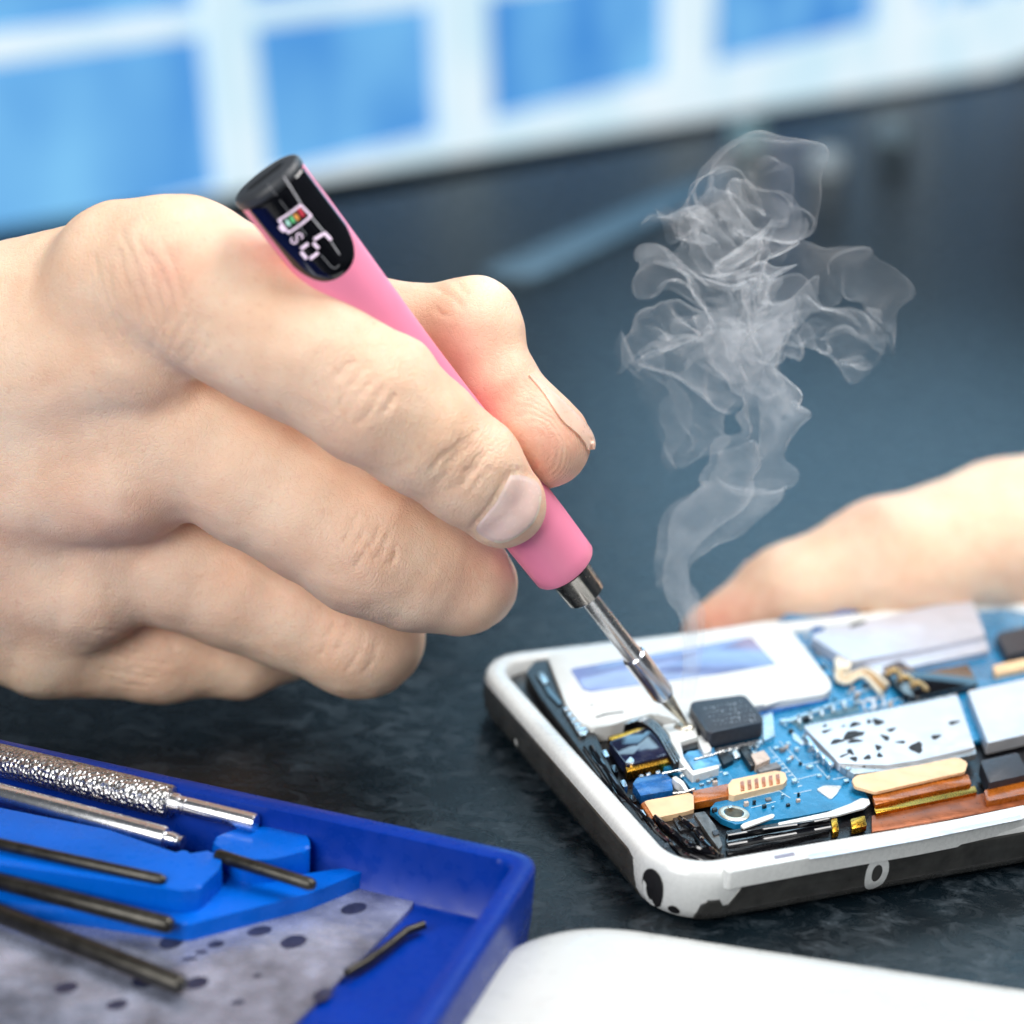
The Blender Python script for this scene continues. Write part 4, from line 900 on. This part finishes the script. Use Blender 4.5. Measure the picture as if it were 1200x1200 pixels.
for nm, A_, B_, nn in (('thumbnail', P(850, 736, 38), P(915, 706, 38.2), cF * 1.0 + cU * .9),):
    d_ = (A_ - B_) / np.linalg.norm(A_ - B_); nn = nn - d_ * (nn @ d_); nn /= np.linalg.norm(nn); s_ = np.cross(d_, nn)
    def ln(a, b_):
        ang = math.radians(45) * (2 * a - 1); o_ = math.cos(ang) * nn + math.sin(ang) * s_; c = B_ + (A_ - B_) * (.2 + .8 * b_); h = LB.ray_cast(Vector(c + o_ * 4), Vector(-o_))
        return (np.array(h[0]) if h[0] is not None else c + o_ * .9), o_
    sub_nail(nm, ln, 10, 10, left_hand, M_NAIL)

# ------------------------------------------------------------------ blue tool case
ZR = 1.35
tc_ = G(631, 1003, ZR); tl = G(124, 893, ZR); tb_ = G(385, 1200, ZR)
dL = (tl - tc_)[:2]; dL /= np.linalg.norm(dL); dN = np.array([dL[1], -dL[0]]);
if dN @ (tb_ - tc_)[:2] < 0: dN = -dN
tz = empty('tool_case', (*tc_[:2], 0), 'open blue plastic tool case holding a screwdriver and bits', 'tool case')
CL, CW = 21., 9.
def T(x, y, z): return (*(tc_[:2] + dL * x + dN * y), z)
def tray_loop(off, r):
    return rounded([(off, off), (CL - off, off), (CL - off, CW - off), (off, CW - off)], r, 8)
V, Fc = [], []
lv = [(-.02, 0, .5), (-.05, .5, .5), (-.06, ZR - .1, .5), (-.04, ZR - .03, .5), (.02, ZR, .48), (.22, ZR, .35), (.28, ZR - .03, .3), (.30, ZR - .12, .3), (.4, .35, .3), (.5, .26, .3)]
lp = [tray_loop(o_, r_) for o_, z, r_ in lv]; n2 = len(lp[0])
for (o_, z, r_), lp_ in zip(lv, lp): V += [T(x, y, z) for x, y in lp_]
for l in range(len(lv) - 1):
    for i in range(n2): Fc.append((l * n2 + i, l * n2 + (i + 1) % n2, (l + 1) * n2 + (i + 1) % n2, (l + 1) * n2 + i))
Fc.append(tuple(range((len(lv) - 1) * n2, len(lv) * n2))); Fc.append(tuple(range(n2))[::-1])
bm = bmesh.new(); vs = [bm.verts.new(v) for v in V]
for f in Fc: bm.faces.new([vs[i] for i in f])
from_bm('shell', bm, M_TRAY, tz, True, 50)
def insert_material():
    m = mat('frosted_insert', srgb(146, 152, 172), .26, .4, var=.5, vscale=1.3, bump=1., bscale=4.5, coat=.2); return m
ins = slab('liner', cT((-900, 640), (100, 780), (520, 720), (1110, 600), (1230, 610), (1300, 690), (1100, 900), (800, 1190), (500, 1500), (-900, 1400)), .34, .27, insert_material(), tz, .01, .2)
Vh2, Fh2 = [], []
for (x, y, rx, ry) in ((1040, 722, 55, 24), (650, 815, 52, 20), (285, 860, 52, 30), (790, 860, 55, 28), (410, 902, 26, 9), (360, 930, 35, 8), (390, 1030, 50, 26), (910, 1080, 40, 28), (470, 870, 35, 14), (180, 1020, 60, 30), (640, 1000, 20, 8), (560, 1110, 30, 10), (-60, 900, 50, 20), (-150, 1050, 50, 24), (60, 1120, 46, 22)):
    k0 = len(Vh2)
    for k in range(14):
        a = 2 * math.pi * k / 14; Vh2.append(G(*cT((x + rx * math.cos(a) - ry * .3 * math.sin(a), y + ry * math.sin(a) - .1 * rx * math.cos(a)))[0], .3435))
    Fh2.append(tuple(range(k0, k0 + 14)))
absorb(ins, mesh('liner_holes', Vh2, Fh2, mat('hole_navy', (.02, .025, .06), .4, var=.5, vscale=3), ins))
blk = slab('bit_holder', cT((-700, 410), (330, 600), (480, 560), (760, 590), (1100, 540), (1112, 556), (860, 660), (355, 790), (-700, 640)), .62, .27, M_TRAYL, tz, .06, .1)
slab('holder_hump', cT((-700, 250), (20, 395), (330, 500), (470, 478), (500, 545), (400, 640), (335, 650), (-700, 500)), 1.0, .5, M_TRAYL, blk, .1, .12)
slab('holder_hump', cT((440, 440), (520, 405), (640, 368), (825, 392), (858, 440), (860, 480), (700, 520), (560, 520)), 1.02, .5, M_TRAYL, blk, .12, .15)
# tools lying in the case
def rod(name, a, b_, r, label, cat='tool bit', group='dark steel tool bits in the blue case', za=.9, zb=.9, m=M_ROD, rx=None):
    A, B = G(*cT(a)[0], za), G(*cT(b_)[0], zb); L_ = np.linalg.norm(B - A)
    o = lathe(name, [(0, r * .8), (.04, r), (L_ - .1, r), (L_ - .03, r * .8), (L_, r * .55)], A, B - A, m, None, 20)
    return tag(o, label, cat, group)
rod('tool_bit', (470, 500), (880, 628), .1, 'dark steel bit with a bright end, lying in the notch of the blue holder', za=1.0, zb=.9)
rod('tool_bit', (640, 372), (1365, 585), .14, 'thick dark steel rod along the far wall of the blue case', za=.62, zb=.62)
rod('tool_bit', (-500, 440), (262, 608), .09, 'thin dark bit at the left, sticking out of the holder front', za=1.12, zb=1.04)
rod('tool_bit', (-500, 590), (292, 795), .13, 'dark bit lying low in front of the blue holder', za=.78, zb=.7)
rod('tool_bit', (-560, 690), (340, 1045), .14, 'fat dark rod lying on the frosted liner, nearest the front left', za=.56, zb=.54)
bm = bmesh.new(); tube(bm, [G(*cT(p)[0], .42) for p in ((1010, 990), (1090, 945), (1180, 880), (1260, 815), (1330, 790))], .07, 10)
tag(from_bm('hook_pick', bm, M_ROD), 'thin bent dark pick against the near wall of the blue case', 'pick')
def screwdriver(a, b_, c, R1, R2, z, label, kn):
    A, B, Cc = G(*cT(a)[0], z), G(*cT(b_)[0], z), G(*cT(c)[0], z * .92); L1, L2 = np.linalg.norm(B - A), np.linalg.norm(Cc - A); d = B - A
    sd = empty('screwdriver', A, label, 'screwdriver', None)
    h = lathe('handle', [(0, R1 * .9), (.05, R1), (L1 - .06, R1), (L1, R1 * .93), (L1 + .005, R1 * .6)], A, d, kn, sd, 48)
    lathe('collar', [(L1 - .02, R1 * .62), (L1 + .12, R1 * .62), (L1 + .22, R1 * .45), (L1 + .3, R2 * 1.05)], A, d, M_STEEL, sd, 40)
    lathe('shank', [(L1 + .2, R2), (L2 - .05, R2), (L2, R2 * .9)], A, d, M_STEEL, sd, 40)
kn = mat('knurled_steel', (.6, .6, .6), .28, 1., var=.2, vscale=8)
nt = kn.node_tree; vo = nt.nodes.new('ShaderNodeTexVoronoi'); vo.inputs['Scale'].default_value = 14; tcn = nt.nodes.new('ShaderNodeTexCoord'); nt.links.new(tcn.outputs['Object'], vo.inputs['Vector'])
bp = nt.nodes.new('ShaderNodeBump'); bp.inputs['Strength'].default_value = .9; bp.inputs['Distance'].default_value = .04; nt.links.new(vo.outputs['Distance'], bp.inputs['Height']); nt.links.new(bp.outputs[0], nt.nodes['Principled BSDF'].inputs['Normal'])
screwdriver((-640, 55), (285, 283), (655, 372), .27, .15, 1.15, 'steel screwdriver with knurled handle at the back of the blue case', kn)
screwdriver((-640, 190), (265, 430), (330, 446), .17, .1, .95, 'slimmer steel screwdriver lying in front of the knurled one', M_STEEL)

# ------------------------------------------------------------------ white back cover in the foreground
k0, k1, k2 = G(640, 1086, .45), G(1076, 1139, .45), G(470, 1200, .45)
ca = (k1 - G(720, 1085, .45))[:2]; ca /= np.linalg.norm(ca); cb = (k2 - G(575, 1122, .45))[:2]; cb /= np.linalg.norm(cb)
# corner where the two edges meet
A2 = np.array([[ca[0], -cb[0]], [ca[1], -cb[1]]]); t_ = np.linalg.solve(A2, G(575, 1122, .45)[:2] - G(720, 1085, .45)[:2]); cor = G(720, 1085, .45)[:2] + ca * t_[0]
def cov(off):
    pts = [cor, cor + ca * 13, cor + ca * 13 + cb * 6.6, cor + cb * 6.6]
    cen = sum(pts) / 4; return rounded([tuple(p) for p in pts], 1.35, 14), cen
lp, cen = cov(0); V, Fc = [], []; n3 = len(lp)
lv = [(1.0, 0), (1.004, .15), (1.0, .3), (.99, .4), (.975, .46), (.94, .52), (.85, .575), (.7, .61), (.4, .64), (.15, .645)]
for sc_, z in lv: V += [(cen[0] + (x - cen[0]) * sc_, cen[1] + (y - cen[1]) * sc_, z) for x, y in lp]
for l in range(len(lv) - 1):
    for i in range(n3): Fc.append((l * n3 + i, l * n3 + (i + 1) % n3, (l + 1) * n3 + (i + 1) % n3, (l + 1) * n3 + i))
Fc.append(tuple(range((len(lv) - 1) * n3, len(lv) * n3))); Fc.append(tuple(range(n3))[::-1])
bm = bmesh.new(); vs = [bm.verts.new(v) for v in V]
for f in Fc: bm.faces.new([vs[i] for i in f])
tag(from_bm('back_cover', bm, mat('cover_white', (.66, .68, .665), .3, var=.04, vscale=.6, coat=.2), None, True, 80), 'smooth white phone back cover lying in front of the phone', 'phone cover')

# ------------------------------------------------------------------ background
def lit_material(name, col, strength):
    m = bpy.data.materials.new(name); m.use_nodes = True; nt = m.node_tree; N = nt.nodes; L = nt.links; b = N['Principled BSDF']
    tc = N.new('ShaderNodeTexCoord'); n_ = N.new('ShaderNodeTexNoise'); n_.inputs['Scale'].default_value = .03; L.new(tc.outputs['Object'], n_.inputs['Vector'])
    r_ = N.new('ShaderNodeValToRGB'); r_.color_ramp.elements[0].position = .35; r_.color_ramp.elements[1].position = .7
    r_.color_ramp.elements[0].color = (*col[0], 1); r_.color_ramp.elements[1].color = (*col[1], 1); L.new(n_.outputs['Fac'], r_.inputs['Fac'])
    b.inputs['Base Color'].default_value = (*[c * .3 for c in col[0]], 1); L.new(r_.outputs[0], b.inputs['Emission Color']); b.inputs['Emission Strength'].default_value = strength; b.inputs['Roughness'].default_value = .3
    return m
M_PANE = lit_material('lit_blue_pane', (srgb(66, 142, 220), srgb(130, 200, 248)), .95)
M_GLOW = lit_material('white_frame_glow', (srgb(205, 236, 250), srgb(240, 250, 255)), .98)  # painted posts and rails, no lamps: their brightness is put in as emission
# wall plane: just beyond the far edge, upright, leaning a little to the left as in the photo
wo = e1 + en * 120; LEAN = math.radians(9); TILT = math.radians(3.5)
wz = np.array([0, 0, 1.]) * math.cos(LEAN) - ed * math.sin(LEAN); wx = ed * math.cos(TILT) + np.array([0, 0, 1.]) * math.sin(TILT)
wall = empty('window_wall', (*wo[:2], 0), 'row of backlit blue panes between white posts behind the worktop', 'window')
def WP(x, z, y=0): return wo + wx * x + wz * z + en * y
def wpix(u, v):
    r_ = ray(u, v); t = ((wo - CAM) @ en) / (r_ @ en); p = CAM + r_ * t - wo
    A_ = np.array([[wx @ ed, wz @ ed], [wx[2], wz[2]]]); return np.linalg.solve(A_, np.array([p @ ed, p[2]]))
def wbox(name, x0, x1, z0, z1, y0, y1, m, par):
    c = [WP(x, z, y) for y in (y0, y1) for z in (z0, z1) for x in (x0, x1)]
    return mesh(name, c, [(0, 1, 3, 2), (4, 6, 7, 5), (0, 4, 5, 1), (2, 3, 7, 6), (0, 2, 6, 4), (1, 5, 7, 3)], m, par)
zb0 = wpix(640, 172)[1]; zb1 = wpix(640, 124)[1]; zt0 = wpix(250, 38)[1]; zt1 = wpix(250, 8)[1]
posts = [(wpix(u0_, v_)[0], wpix(u1_, v_)[0]) for u0_, u1_, v_ in ((240, 296, 100), (508, 568, 100), (778, 830, 60), (1020, 1075, 50))]
sp_ = posts[1][0] - posts[0][0]; w_ = posts[0][1] - posts[0][0]
posts = [(posts[0][0] - sp_ * k, posts[0][0] - sp_ * k + w_) for k in (3, 2, 1)] + posts + [(posts[3][0] + sp_ * k, posts[3][0] + sp_ * k + w_) for k in (1, 2, 3)]
xa, xb = posts[0][0], posts[-1][1]
sz = ((CAM + ray(640, 170) * (((wo - en * 3 - CAM) @ en) / (ray(640, 170) @ en))))[2]
cc = [wo + ed * x + np.array([0, 0, z]) + en * y for y in (-3, 4) for z in (-60, sz) for x in (xa, xb)]
mesh('sill', cc, [(0, 1, 3, 2), (4, 6, 7, 5), (0, 4, 5, 1), (2, 3, 7, 6), (0, 2, 6, 4), (1, 5, 7, 3)], M_BGBLK, wall)
wbox('rail', xa, xb, zb0 - 20, zb1, -1, 3, M_GLOW, wall); wbox('rail', xa, xb, zt0, zt1, -1, 3, M_GLOW, wall); wbox('rail', xa, xb, zt1 + 14, zt1 + 16.5, -1, 3, M_GLOW, wall)
for a, b_ in posts: wbox('post', a, b_, zb1 - .5, zt1 + 18, -1.5, 4, M_GLOW, wall)
for (a, b_), (c, d) in zip(posts, posts[1:]):
    wbox('pane', b_ + .1, c - .1, zb1 + .1, zt0 - .1, 0, 1, M_PANE, wall); wbox('pane', b_ + .1, c - .1, zt1 + .1, zt1 + 13.9, 0, 1, M_PANE, wall)
# far worktop: out-of-focus jars, and a pale strip imitating the window wall's reflection
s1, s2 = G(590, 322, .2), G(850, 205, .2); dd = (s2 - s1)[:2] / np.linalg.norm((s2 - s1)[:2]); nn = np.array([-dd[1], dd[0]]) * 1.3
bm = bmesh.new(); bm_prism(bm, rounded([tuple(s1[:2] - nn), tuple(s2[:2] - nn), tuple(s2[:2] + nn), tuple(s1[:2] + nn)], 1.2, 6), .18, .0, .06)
tag(from_bm('reflection_strip', bm, M_BGGREY), 'pale blue grey strip imitating the window reflection on the far worktop', 'strip')
def bottle(u, v, r, h, col, label):
    p = G(u, v, 0); mm = mat('bottle_' + label.split()[0], col, .2, var=.1, coat=.5)
    b = empty('small_jar', p, label, 'jar')
    lathe('body', [(0, r * .9), (.1, r), (h * .7, r), (h * .82, r * .75), (h * .84, r * .75)], p, (0, 0, 1), mm, b, 28)
    lathe('cap', [(h * .83, r * .8), (h, r * .76)], p, (0, 0, 1), mm, b, 28)
bottle(876, 172, 1.5, 1.9, (.6, .9, .95), 'pale teal little jar out of focus, leftmost of three on the far worktop')
bottle(968, 205, 1.3, 1.9, (.8, .88, .92), 'whitish little jar out of focus, middle one of three on the far worktop')
bottle(1046, 168, 1.4, 1.8, (.55, .7, .78), 'grey blue little jar out of focus, rightmost of three on the far worktop')

# ------------------------------------------------------------------ smoke
def smoke_material():
    m = bpy.data.materials.new('smoke_film'); m.use_nodes = True; nt = m.node_tree; N = nt.nodes; L = nt.links
    for x in list(N): N.remove(x)
    out = N.new('ShaderNodeOutputMaterial'); tr = N.new('ShaderNodeBsdfTransparent'); df = N.new('ShaderNodeBsdfDiffuse'); tl_ = N.new('ShaderNodeBsdfTranslucent')
    df.inputs['Color'].default_value = (.9, .93, .96, 1); tl_.inputs['Color'].default_value = (.9, .93, .96, 1)
    mx = N.new('ShaderNodeMixShader'); mx.inputs[0].default_value = .5; L.new(df.outputs[0], mx.inputs[1]); L.new(tl_.outputs[0], mx.inputs[2])
    # optical depth of a thin sheet: density / cosine of the crossing angle
    ge = N.new('ShaderNodeNewGeometry'); dt = N.new('ShaderNodeVectorMath'); dt.operation = 'DOT_PRODUCT'; L.new(ge.outputs['Normal'], dt.inputs[0]); L.new(ge.outputs['Incoming'], dt.inputs[1])
    ab = N.new('ShaderNodeMath'); ab.operation = 'ABSOLUTE'; L.new(dt.outputs['Value'], ab.inputs[0])
    mxm = N.new('ShaderNodeMath'); mxm.operation = 'MAXIMUM'; mxm.inputs[1].default_value = .05; L.new(ab.outputs[0], mxm.inputs[0])
    at = N.new('ShaderNodeAttribute'); at.attribute_name = 'film'
    dv = N.new('ShaderNodeMath'); dv.operation = 'DIVIDE'; L.new(at.outputs['Fac'], dv.inputs[0]); L.new(mxm.outputs[0], dv.inputs[1])
    ng = N.new('ShaderNodeMath'); ng.operation = 'MULTIPLY'; ng.inputs[1].default_value = -1; L.new(dv.outputs[0], ng.inputs[0])
    ex = N.new('ShaderNodeMath'); ex.operation = 'EXPONENT'; L.new(ng.outputs[0], ex.inputs[0])
    om = N.new('ShaderNodeMath'); om.operation = 'SUBTRACT'; om.inputs[0].default_value = 1; L.new(ex.outputs[0], om.inputs[1])
    fin = N.new('ShaderNodeMixShader'); L.new(om.outputs[0], fin.inputs[0]); L.new(tr.outputs[0], fin.inputs[1]); L.new(mx.outputs[0], fin.inputs[2]); L.new(fin.outputs[0], out.inputs['Surface'])
    return m
SMV, SMF, SMD = [], [], []
SMR = np.random.default_rng(5); MODES = []
for k in range(64):
    d_ = SMR.normal(size=3); d_ /= np.linalg.norm(d_); a_ = np.cross(d_, SMR.normal(size=3)); a_ /= np.linalg.norm(a_)
    big = k < 26; fr = SMR.uniform(.22, .5) if big else SMR.uniform(.6, 1.1) if k < 44 else SMR.uniform(1.3, 2.2); MODES.append((d_ * fr * 2 * math.pi, a_ * (.42 if big else .22 if k < 44 else .09), SMR.uniform(0, 6.28)))
def flow(p, ph):
    """a steady divergence-free swirl of the air"""
    v = np.zeros_like(p)
    for k_, a_, f_ in MODES: v += np.cos(p @ k_ + f_ + ph)[..., None] * a_
    return v
def smoke_sheet(spine, ns, nt_, dens_, turns=1., amp=.5, seed=0., closed=True, freq=.55, steps=10, flat=.45):
    """spine rows: u,v,depth,half-width px, squash angle. A flattened tube (or open scroll) carried through a swirling flow"""
    ns = int(ns * 1.7); nt_ = int(nt_ * 1.8); dens = dens_ * 2.1; steps = 16
    S = spline(spine, ns); base = len(SMV); pts = np.zeros((ns, nt_, 3)); k = S[:, 3]
    for i in range(ns):
        u, v, d, w, ang = S[i]; c = P(u, v, d); a = S[min(i + 1, ns - 1)]; b_ = S[max(i - 1, 0)]; T_ = P(*a[:3]) - P(*b_[:3]); T_ /= np.linalg.norm(T_) + 1e-9
        X = np.cross(T_, cF); X /= np.linalg.norm(X) + 1e-9; Y = np.cross(X, T_); R__ = w * d / FPX
        for j in range(nt_):
            t = j / (nt_ - 1) if not closed else j / nt_
            th = 2 * math.pi * turns * t + ang; rr = R__ * (1 if closed else (.25 + .75 * t))
            x_, y_ = rr * math.cos(th), rr * flat * math.sin(th)
            pts[i, j] = c + X * x_ + Y * y_
    g = (np.clip(np.arange(ns) / ns * 2.2, 0, 1) * amp / steps)[:, None, None]
    p_0 = pts.copy()
    for st in range(steps): pts += flow(pts, seed * .13) * g * .8
    dm = (pts - p_0).mean(1); kn_ = np.ones(25) / 25; dm = np.stack([np.convolve(np.pad(dm[:, c], 12, 'edge'), kn_, 'valid') for c in range(3)], 1); pts -= .7 * dm[:, None, :]
    for i in range(ns):
        fade = min(1, (i + 1) / 6, (ns - i) / (ns * .18))
        for j in range(nt_):
            SMV.append(pts[i, j]); e = 1. if closed else min(1, j / (nt_ * .15) + .02, (nt_ - 1 - j) / (nt_ * .15) + .02)
            st_ = .55 + .9 * max(0, mnoise.noise(Vector((i / ns * 3 + seed, j / nt_ * 9, seed * 3))) + .35)
            SMD.append(dens * fade * e * st_)
    for i in range(ns - 1):
        for j in range(nt_ if closed else nt_ - 1):
            a, b_ = base + i * nt_ + j, base + i * nt_ + (j + 1) % nt_; SMF.append((a, b_, b_ + nt_, a + nt_))
D_ = 31.
# rising stem
smoke_sheet([(806, 820, D_, 8, 0), (812, 735, D_, 12, .2), (798, 690, D_, 13, .8), (800, 650, D_, 22, 1.4), (822, 622, D_, 26, 1.8), (848, 592, D_ + .3, 20, 2.2), (878, 560, D_ + .3, 28, 2.6), (905, 520, D_, 34, 3.0), (898, 470, D_ - .2, 34, 3.5), (872, 430, D_, 30, 4), (868, 390, D_, 40, 4.4), (872, 350, D_, 44, 5)], 170, 46, .045, 1., .42, 1.3)
smoke_sheet([(806, 790, D_ + .2, 14, 0), (808, 700, D_ + .2, 12, .5), (800, 650, D_ + .1, 26, 1.2), (838, 600, D_, 30, 2), (880, 545, D_, 22, 2.6), (918, 512, D_ + .2, 14, 3), (908, 470, D_, 20, 3.5), (880, 425, D_, 16, 4)], 140, 36, .05, .9, .5, 4.1, False)
# central body
smoke_sheet([(880, 470, D_, 30, 0), (850, 430, D_, 50, .6), (838, 395, D_ + .2, 62, 1.2), (850, 350, D_, 52, 1.9), (856, 320, D_, 36, 2.6), (862, 285, D_, 48, 3.2)], 120, 70, .022, 1., 1.0, 7.7, True, .6, 12, .8)
smoke_sheet([(885, 440, D_, 26, 0), (862, 400, D_, 46, 1), (880, 360, D_, 50, 2), (860, 320, D_, 38, 3), (850, 300, D_, 26, 3.5)], 110, 60, .024, 1.6, .9, 12.2, False, .7, 12, .7)
# left lobes
smoke_sheet([(872, 420, D_, 26, 0), (835, 405, D_, 38, .8), (800, 400, D_, 44, 1.5), (772, 420, D_, 36, 2.1), (765, 458, D_, 24, 2.7), (748, 472, D_, 14, 3.2)], 110, 56, .022, 1., .75, 21.5)
smoke_sheet([(850, 450, D_, 24, 0), (825, 470, D_, 30, .6), (805, 490, D_, 30, 1.2), (785, 510, D_, 26, 1.9), (776, 532, D_, 16, 2.4)], 90, 46, .022, 1., .7, 27.1)
# right wing
smoke_sheet([(880, 390, D_, 26, 0), (915, 370, D_, 42, .5), (955, 375, D_, 50, 1.), (990, 395, D_, 46, 1.5), (1018, 405, D_, 32, 2.), (1030, 408, D_, 16, 2.4)], 120, 60, .022, 1., .7, 33.9)
smoke_sheet([(900, 400, D_, 20, 0), (940, 340, D_ + .3, 44, .7), (985, 320, D_ + .3, 40, 1.4), (1025, 340, D_ + .2, 34, 2), (1045, 385, D_, 22, 2.6), (1050, 410, D_, 12, 3)], 110, 56, .017, 1.2, .75, 41.3, False)
# top mushroom
smoke_sheet([(862, 320, D_, 22, 0), (850, 285, D_, 40, .6), (858, 250, D_, 58, 1.3), (880, 232, D_, 52, 2.2), (900, 250, D_, 34, 3.), (895, 280, D_, 18, 3.8)], 120, 66, .022, 1., .65, 52.6, True, .7, 12, .9)
smoke_sheet([(862, 310, D_, 18, 0), (840, 270, D_ + .2, 46, .8), (812, 255, D_, 44, 1.6), (790, 262, D_, 30, 2.3), (775, 268, D_, 18, 3)], 100, 56, .018, 1.3, .8, 61.8, False, .7)
smoke_sheet([(858, 300, D_, 60, 0), (864, 260, D_, 66, .4), (870, 225, D_, 60, .9), (874, 200, D_, 38, 1.3), (876, 192, D_, 18, 1.6)], 80, 60, .009, 1., .25, 71., True, .5, 8, .9)
smoke_sheet([(872, 440, D_ + .2, 10, 0), (862, 400, D_ + .2, 26, 1.2), (846, 368, D_ + .2, 34, 2.4), (860, 330, D_ + .1, 24, 3.6), (880, 300, D_, 30, 4.4), (886, 262, D_, 22, 5.2)], 110, 44, .03, 1.3, 1., 15., False)
smoke_sheet([(800, 425, D_, 12, 0), (826, 420, D_ - .1, 20, 1), (856, 412, D_ - .1, 24, 2), (896, 398, D_, 26, 3), (940, 392, D_, 22, 4), (985, 402, D_, 14, 5)], 100, 40, .03, 1., .8, 18., False)
smoke_sheet([(840, 330, D_, 10, 0), (852, 312, D_, 22, 1), (862, 290, D_, 26, 2), (878, 268, D_, 22, 3), (896, 262, D_, 14, 4)], 80, 40, .045, 1.2, .6, 23., False)
me = bpy.data.meshes.new('smoke'); SV = np.array(SMV); so = SV.mean(0); me.from_pydata([tuple(v) for v in SV - so], [], SMF); me.polygons.foreach_set('use_smooth', [True] * len(me.polygons))
at = me.attributes.new('film', 'FLOAT', 'POINT'); at.data.foreach_set('value', np.array(SMD, np.float32)); me.materials.append(smoke_material())
smk = bpy.data.objects.new('smoke', me); COL.objects.link(smk); smk.location = Vector(so); tag(smk, 'thin grey smoke curling up from the hot tip', 'smoke', None, 'stuff')

# ------------------------------------------------------------------ light, world, camera, render
def area(name, loc, target, size, energy, col=(1, 1, 1), sy=None):
    l = bpy.data.lights.new(name, 'AREA'); l.energy = energy; l.color = col; l.size = size
    if sy: l.shape = 'RECTANGLE'; l.size_y = sy
    o = bpy.data.objects.new(name, l); COL.objects.link(o); o.location = Vector(loc)
    o.rotation_euler = (Vector(target) - Vector(loc)).to_track_quat('-Z', 'Y').to_euler(); return o
area('key_softbox', (14, 4, 46), (-1, 0, 0), 30, 30000, (1, .98, .96))
area('front_softbox', (-26, -42, 28), (-3, 0, 3), 30, 23500, (1, .985, .97))
area('far_fill', (6, 72, 62), (0, 60, 0), 30, 12000, (.55, .82, 1))  # added fill without a visible source, brightens the far worktop and jars
area('window_glow', (20, 75, 30), (0, 5, 1), 50, 9000, (.35, .7, 1), 24)
w = bpy.data.worlds.new('World'); SC.world = w; w.use_nodes = True
w.node_tree.nodes['Background'].inputs[0].default_value = (.62, .74, .86, 1); w.node_tree.nodes['Background'].inputs[1].default_value = .09
cam = bpy.data.cameras.new('camera'); co = bpy.data.objects.new('camera', cam); COL.objects.link(co)
cam.sensor_width = 36; cam.lens = 36 * FPX / 1200; cam.clip_start = .5; cam.clip_end = 2000
co.matrix_world = Matrix(((cR[0], cU[0], -cF[0], CAM[0]), (cR[1], cU[1], -cF[1], CAM[1]), (cR[2], cU[2], -cF[2], CAM[2]), (0, 0, 0, 1)))
cam.dof.use_dof = True; cam.dof.focus_distance = 28.3; cam.dof.aperture_fstop = .088
SC.camera = co
SC.render.engine = 'CYCLES'; SC.cycles.use_denoising = True
SC.cycles.transparent_max_bounces = 48; SC.cycles.max_bounces = 8
SC.view_settings.view_transform = 'Standard'; SC.view_settings.look = 'None'; SC.view_settings.exposure = 0; SC.view_settings.gamma = 1
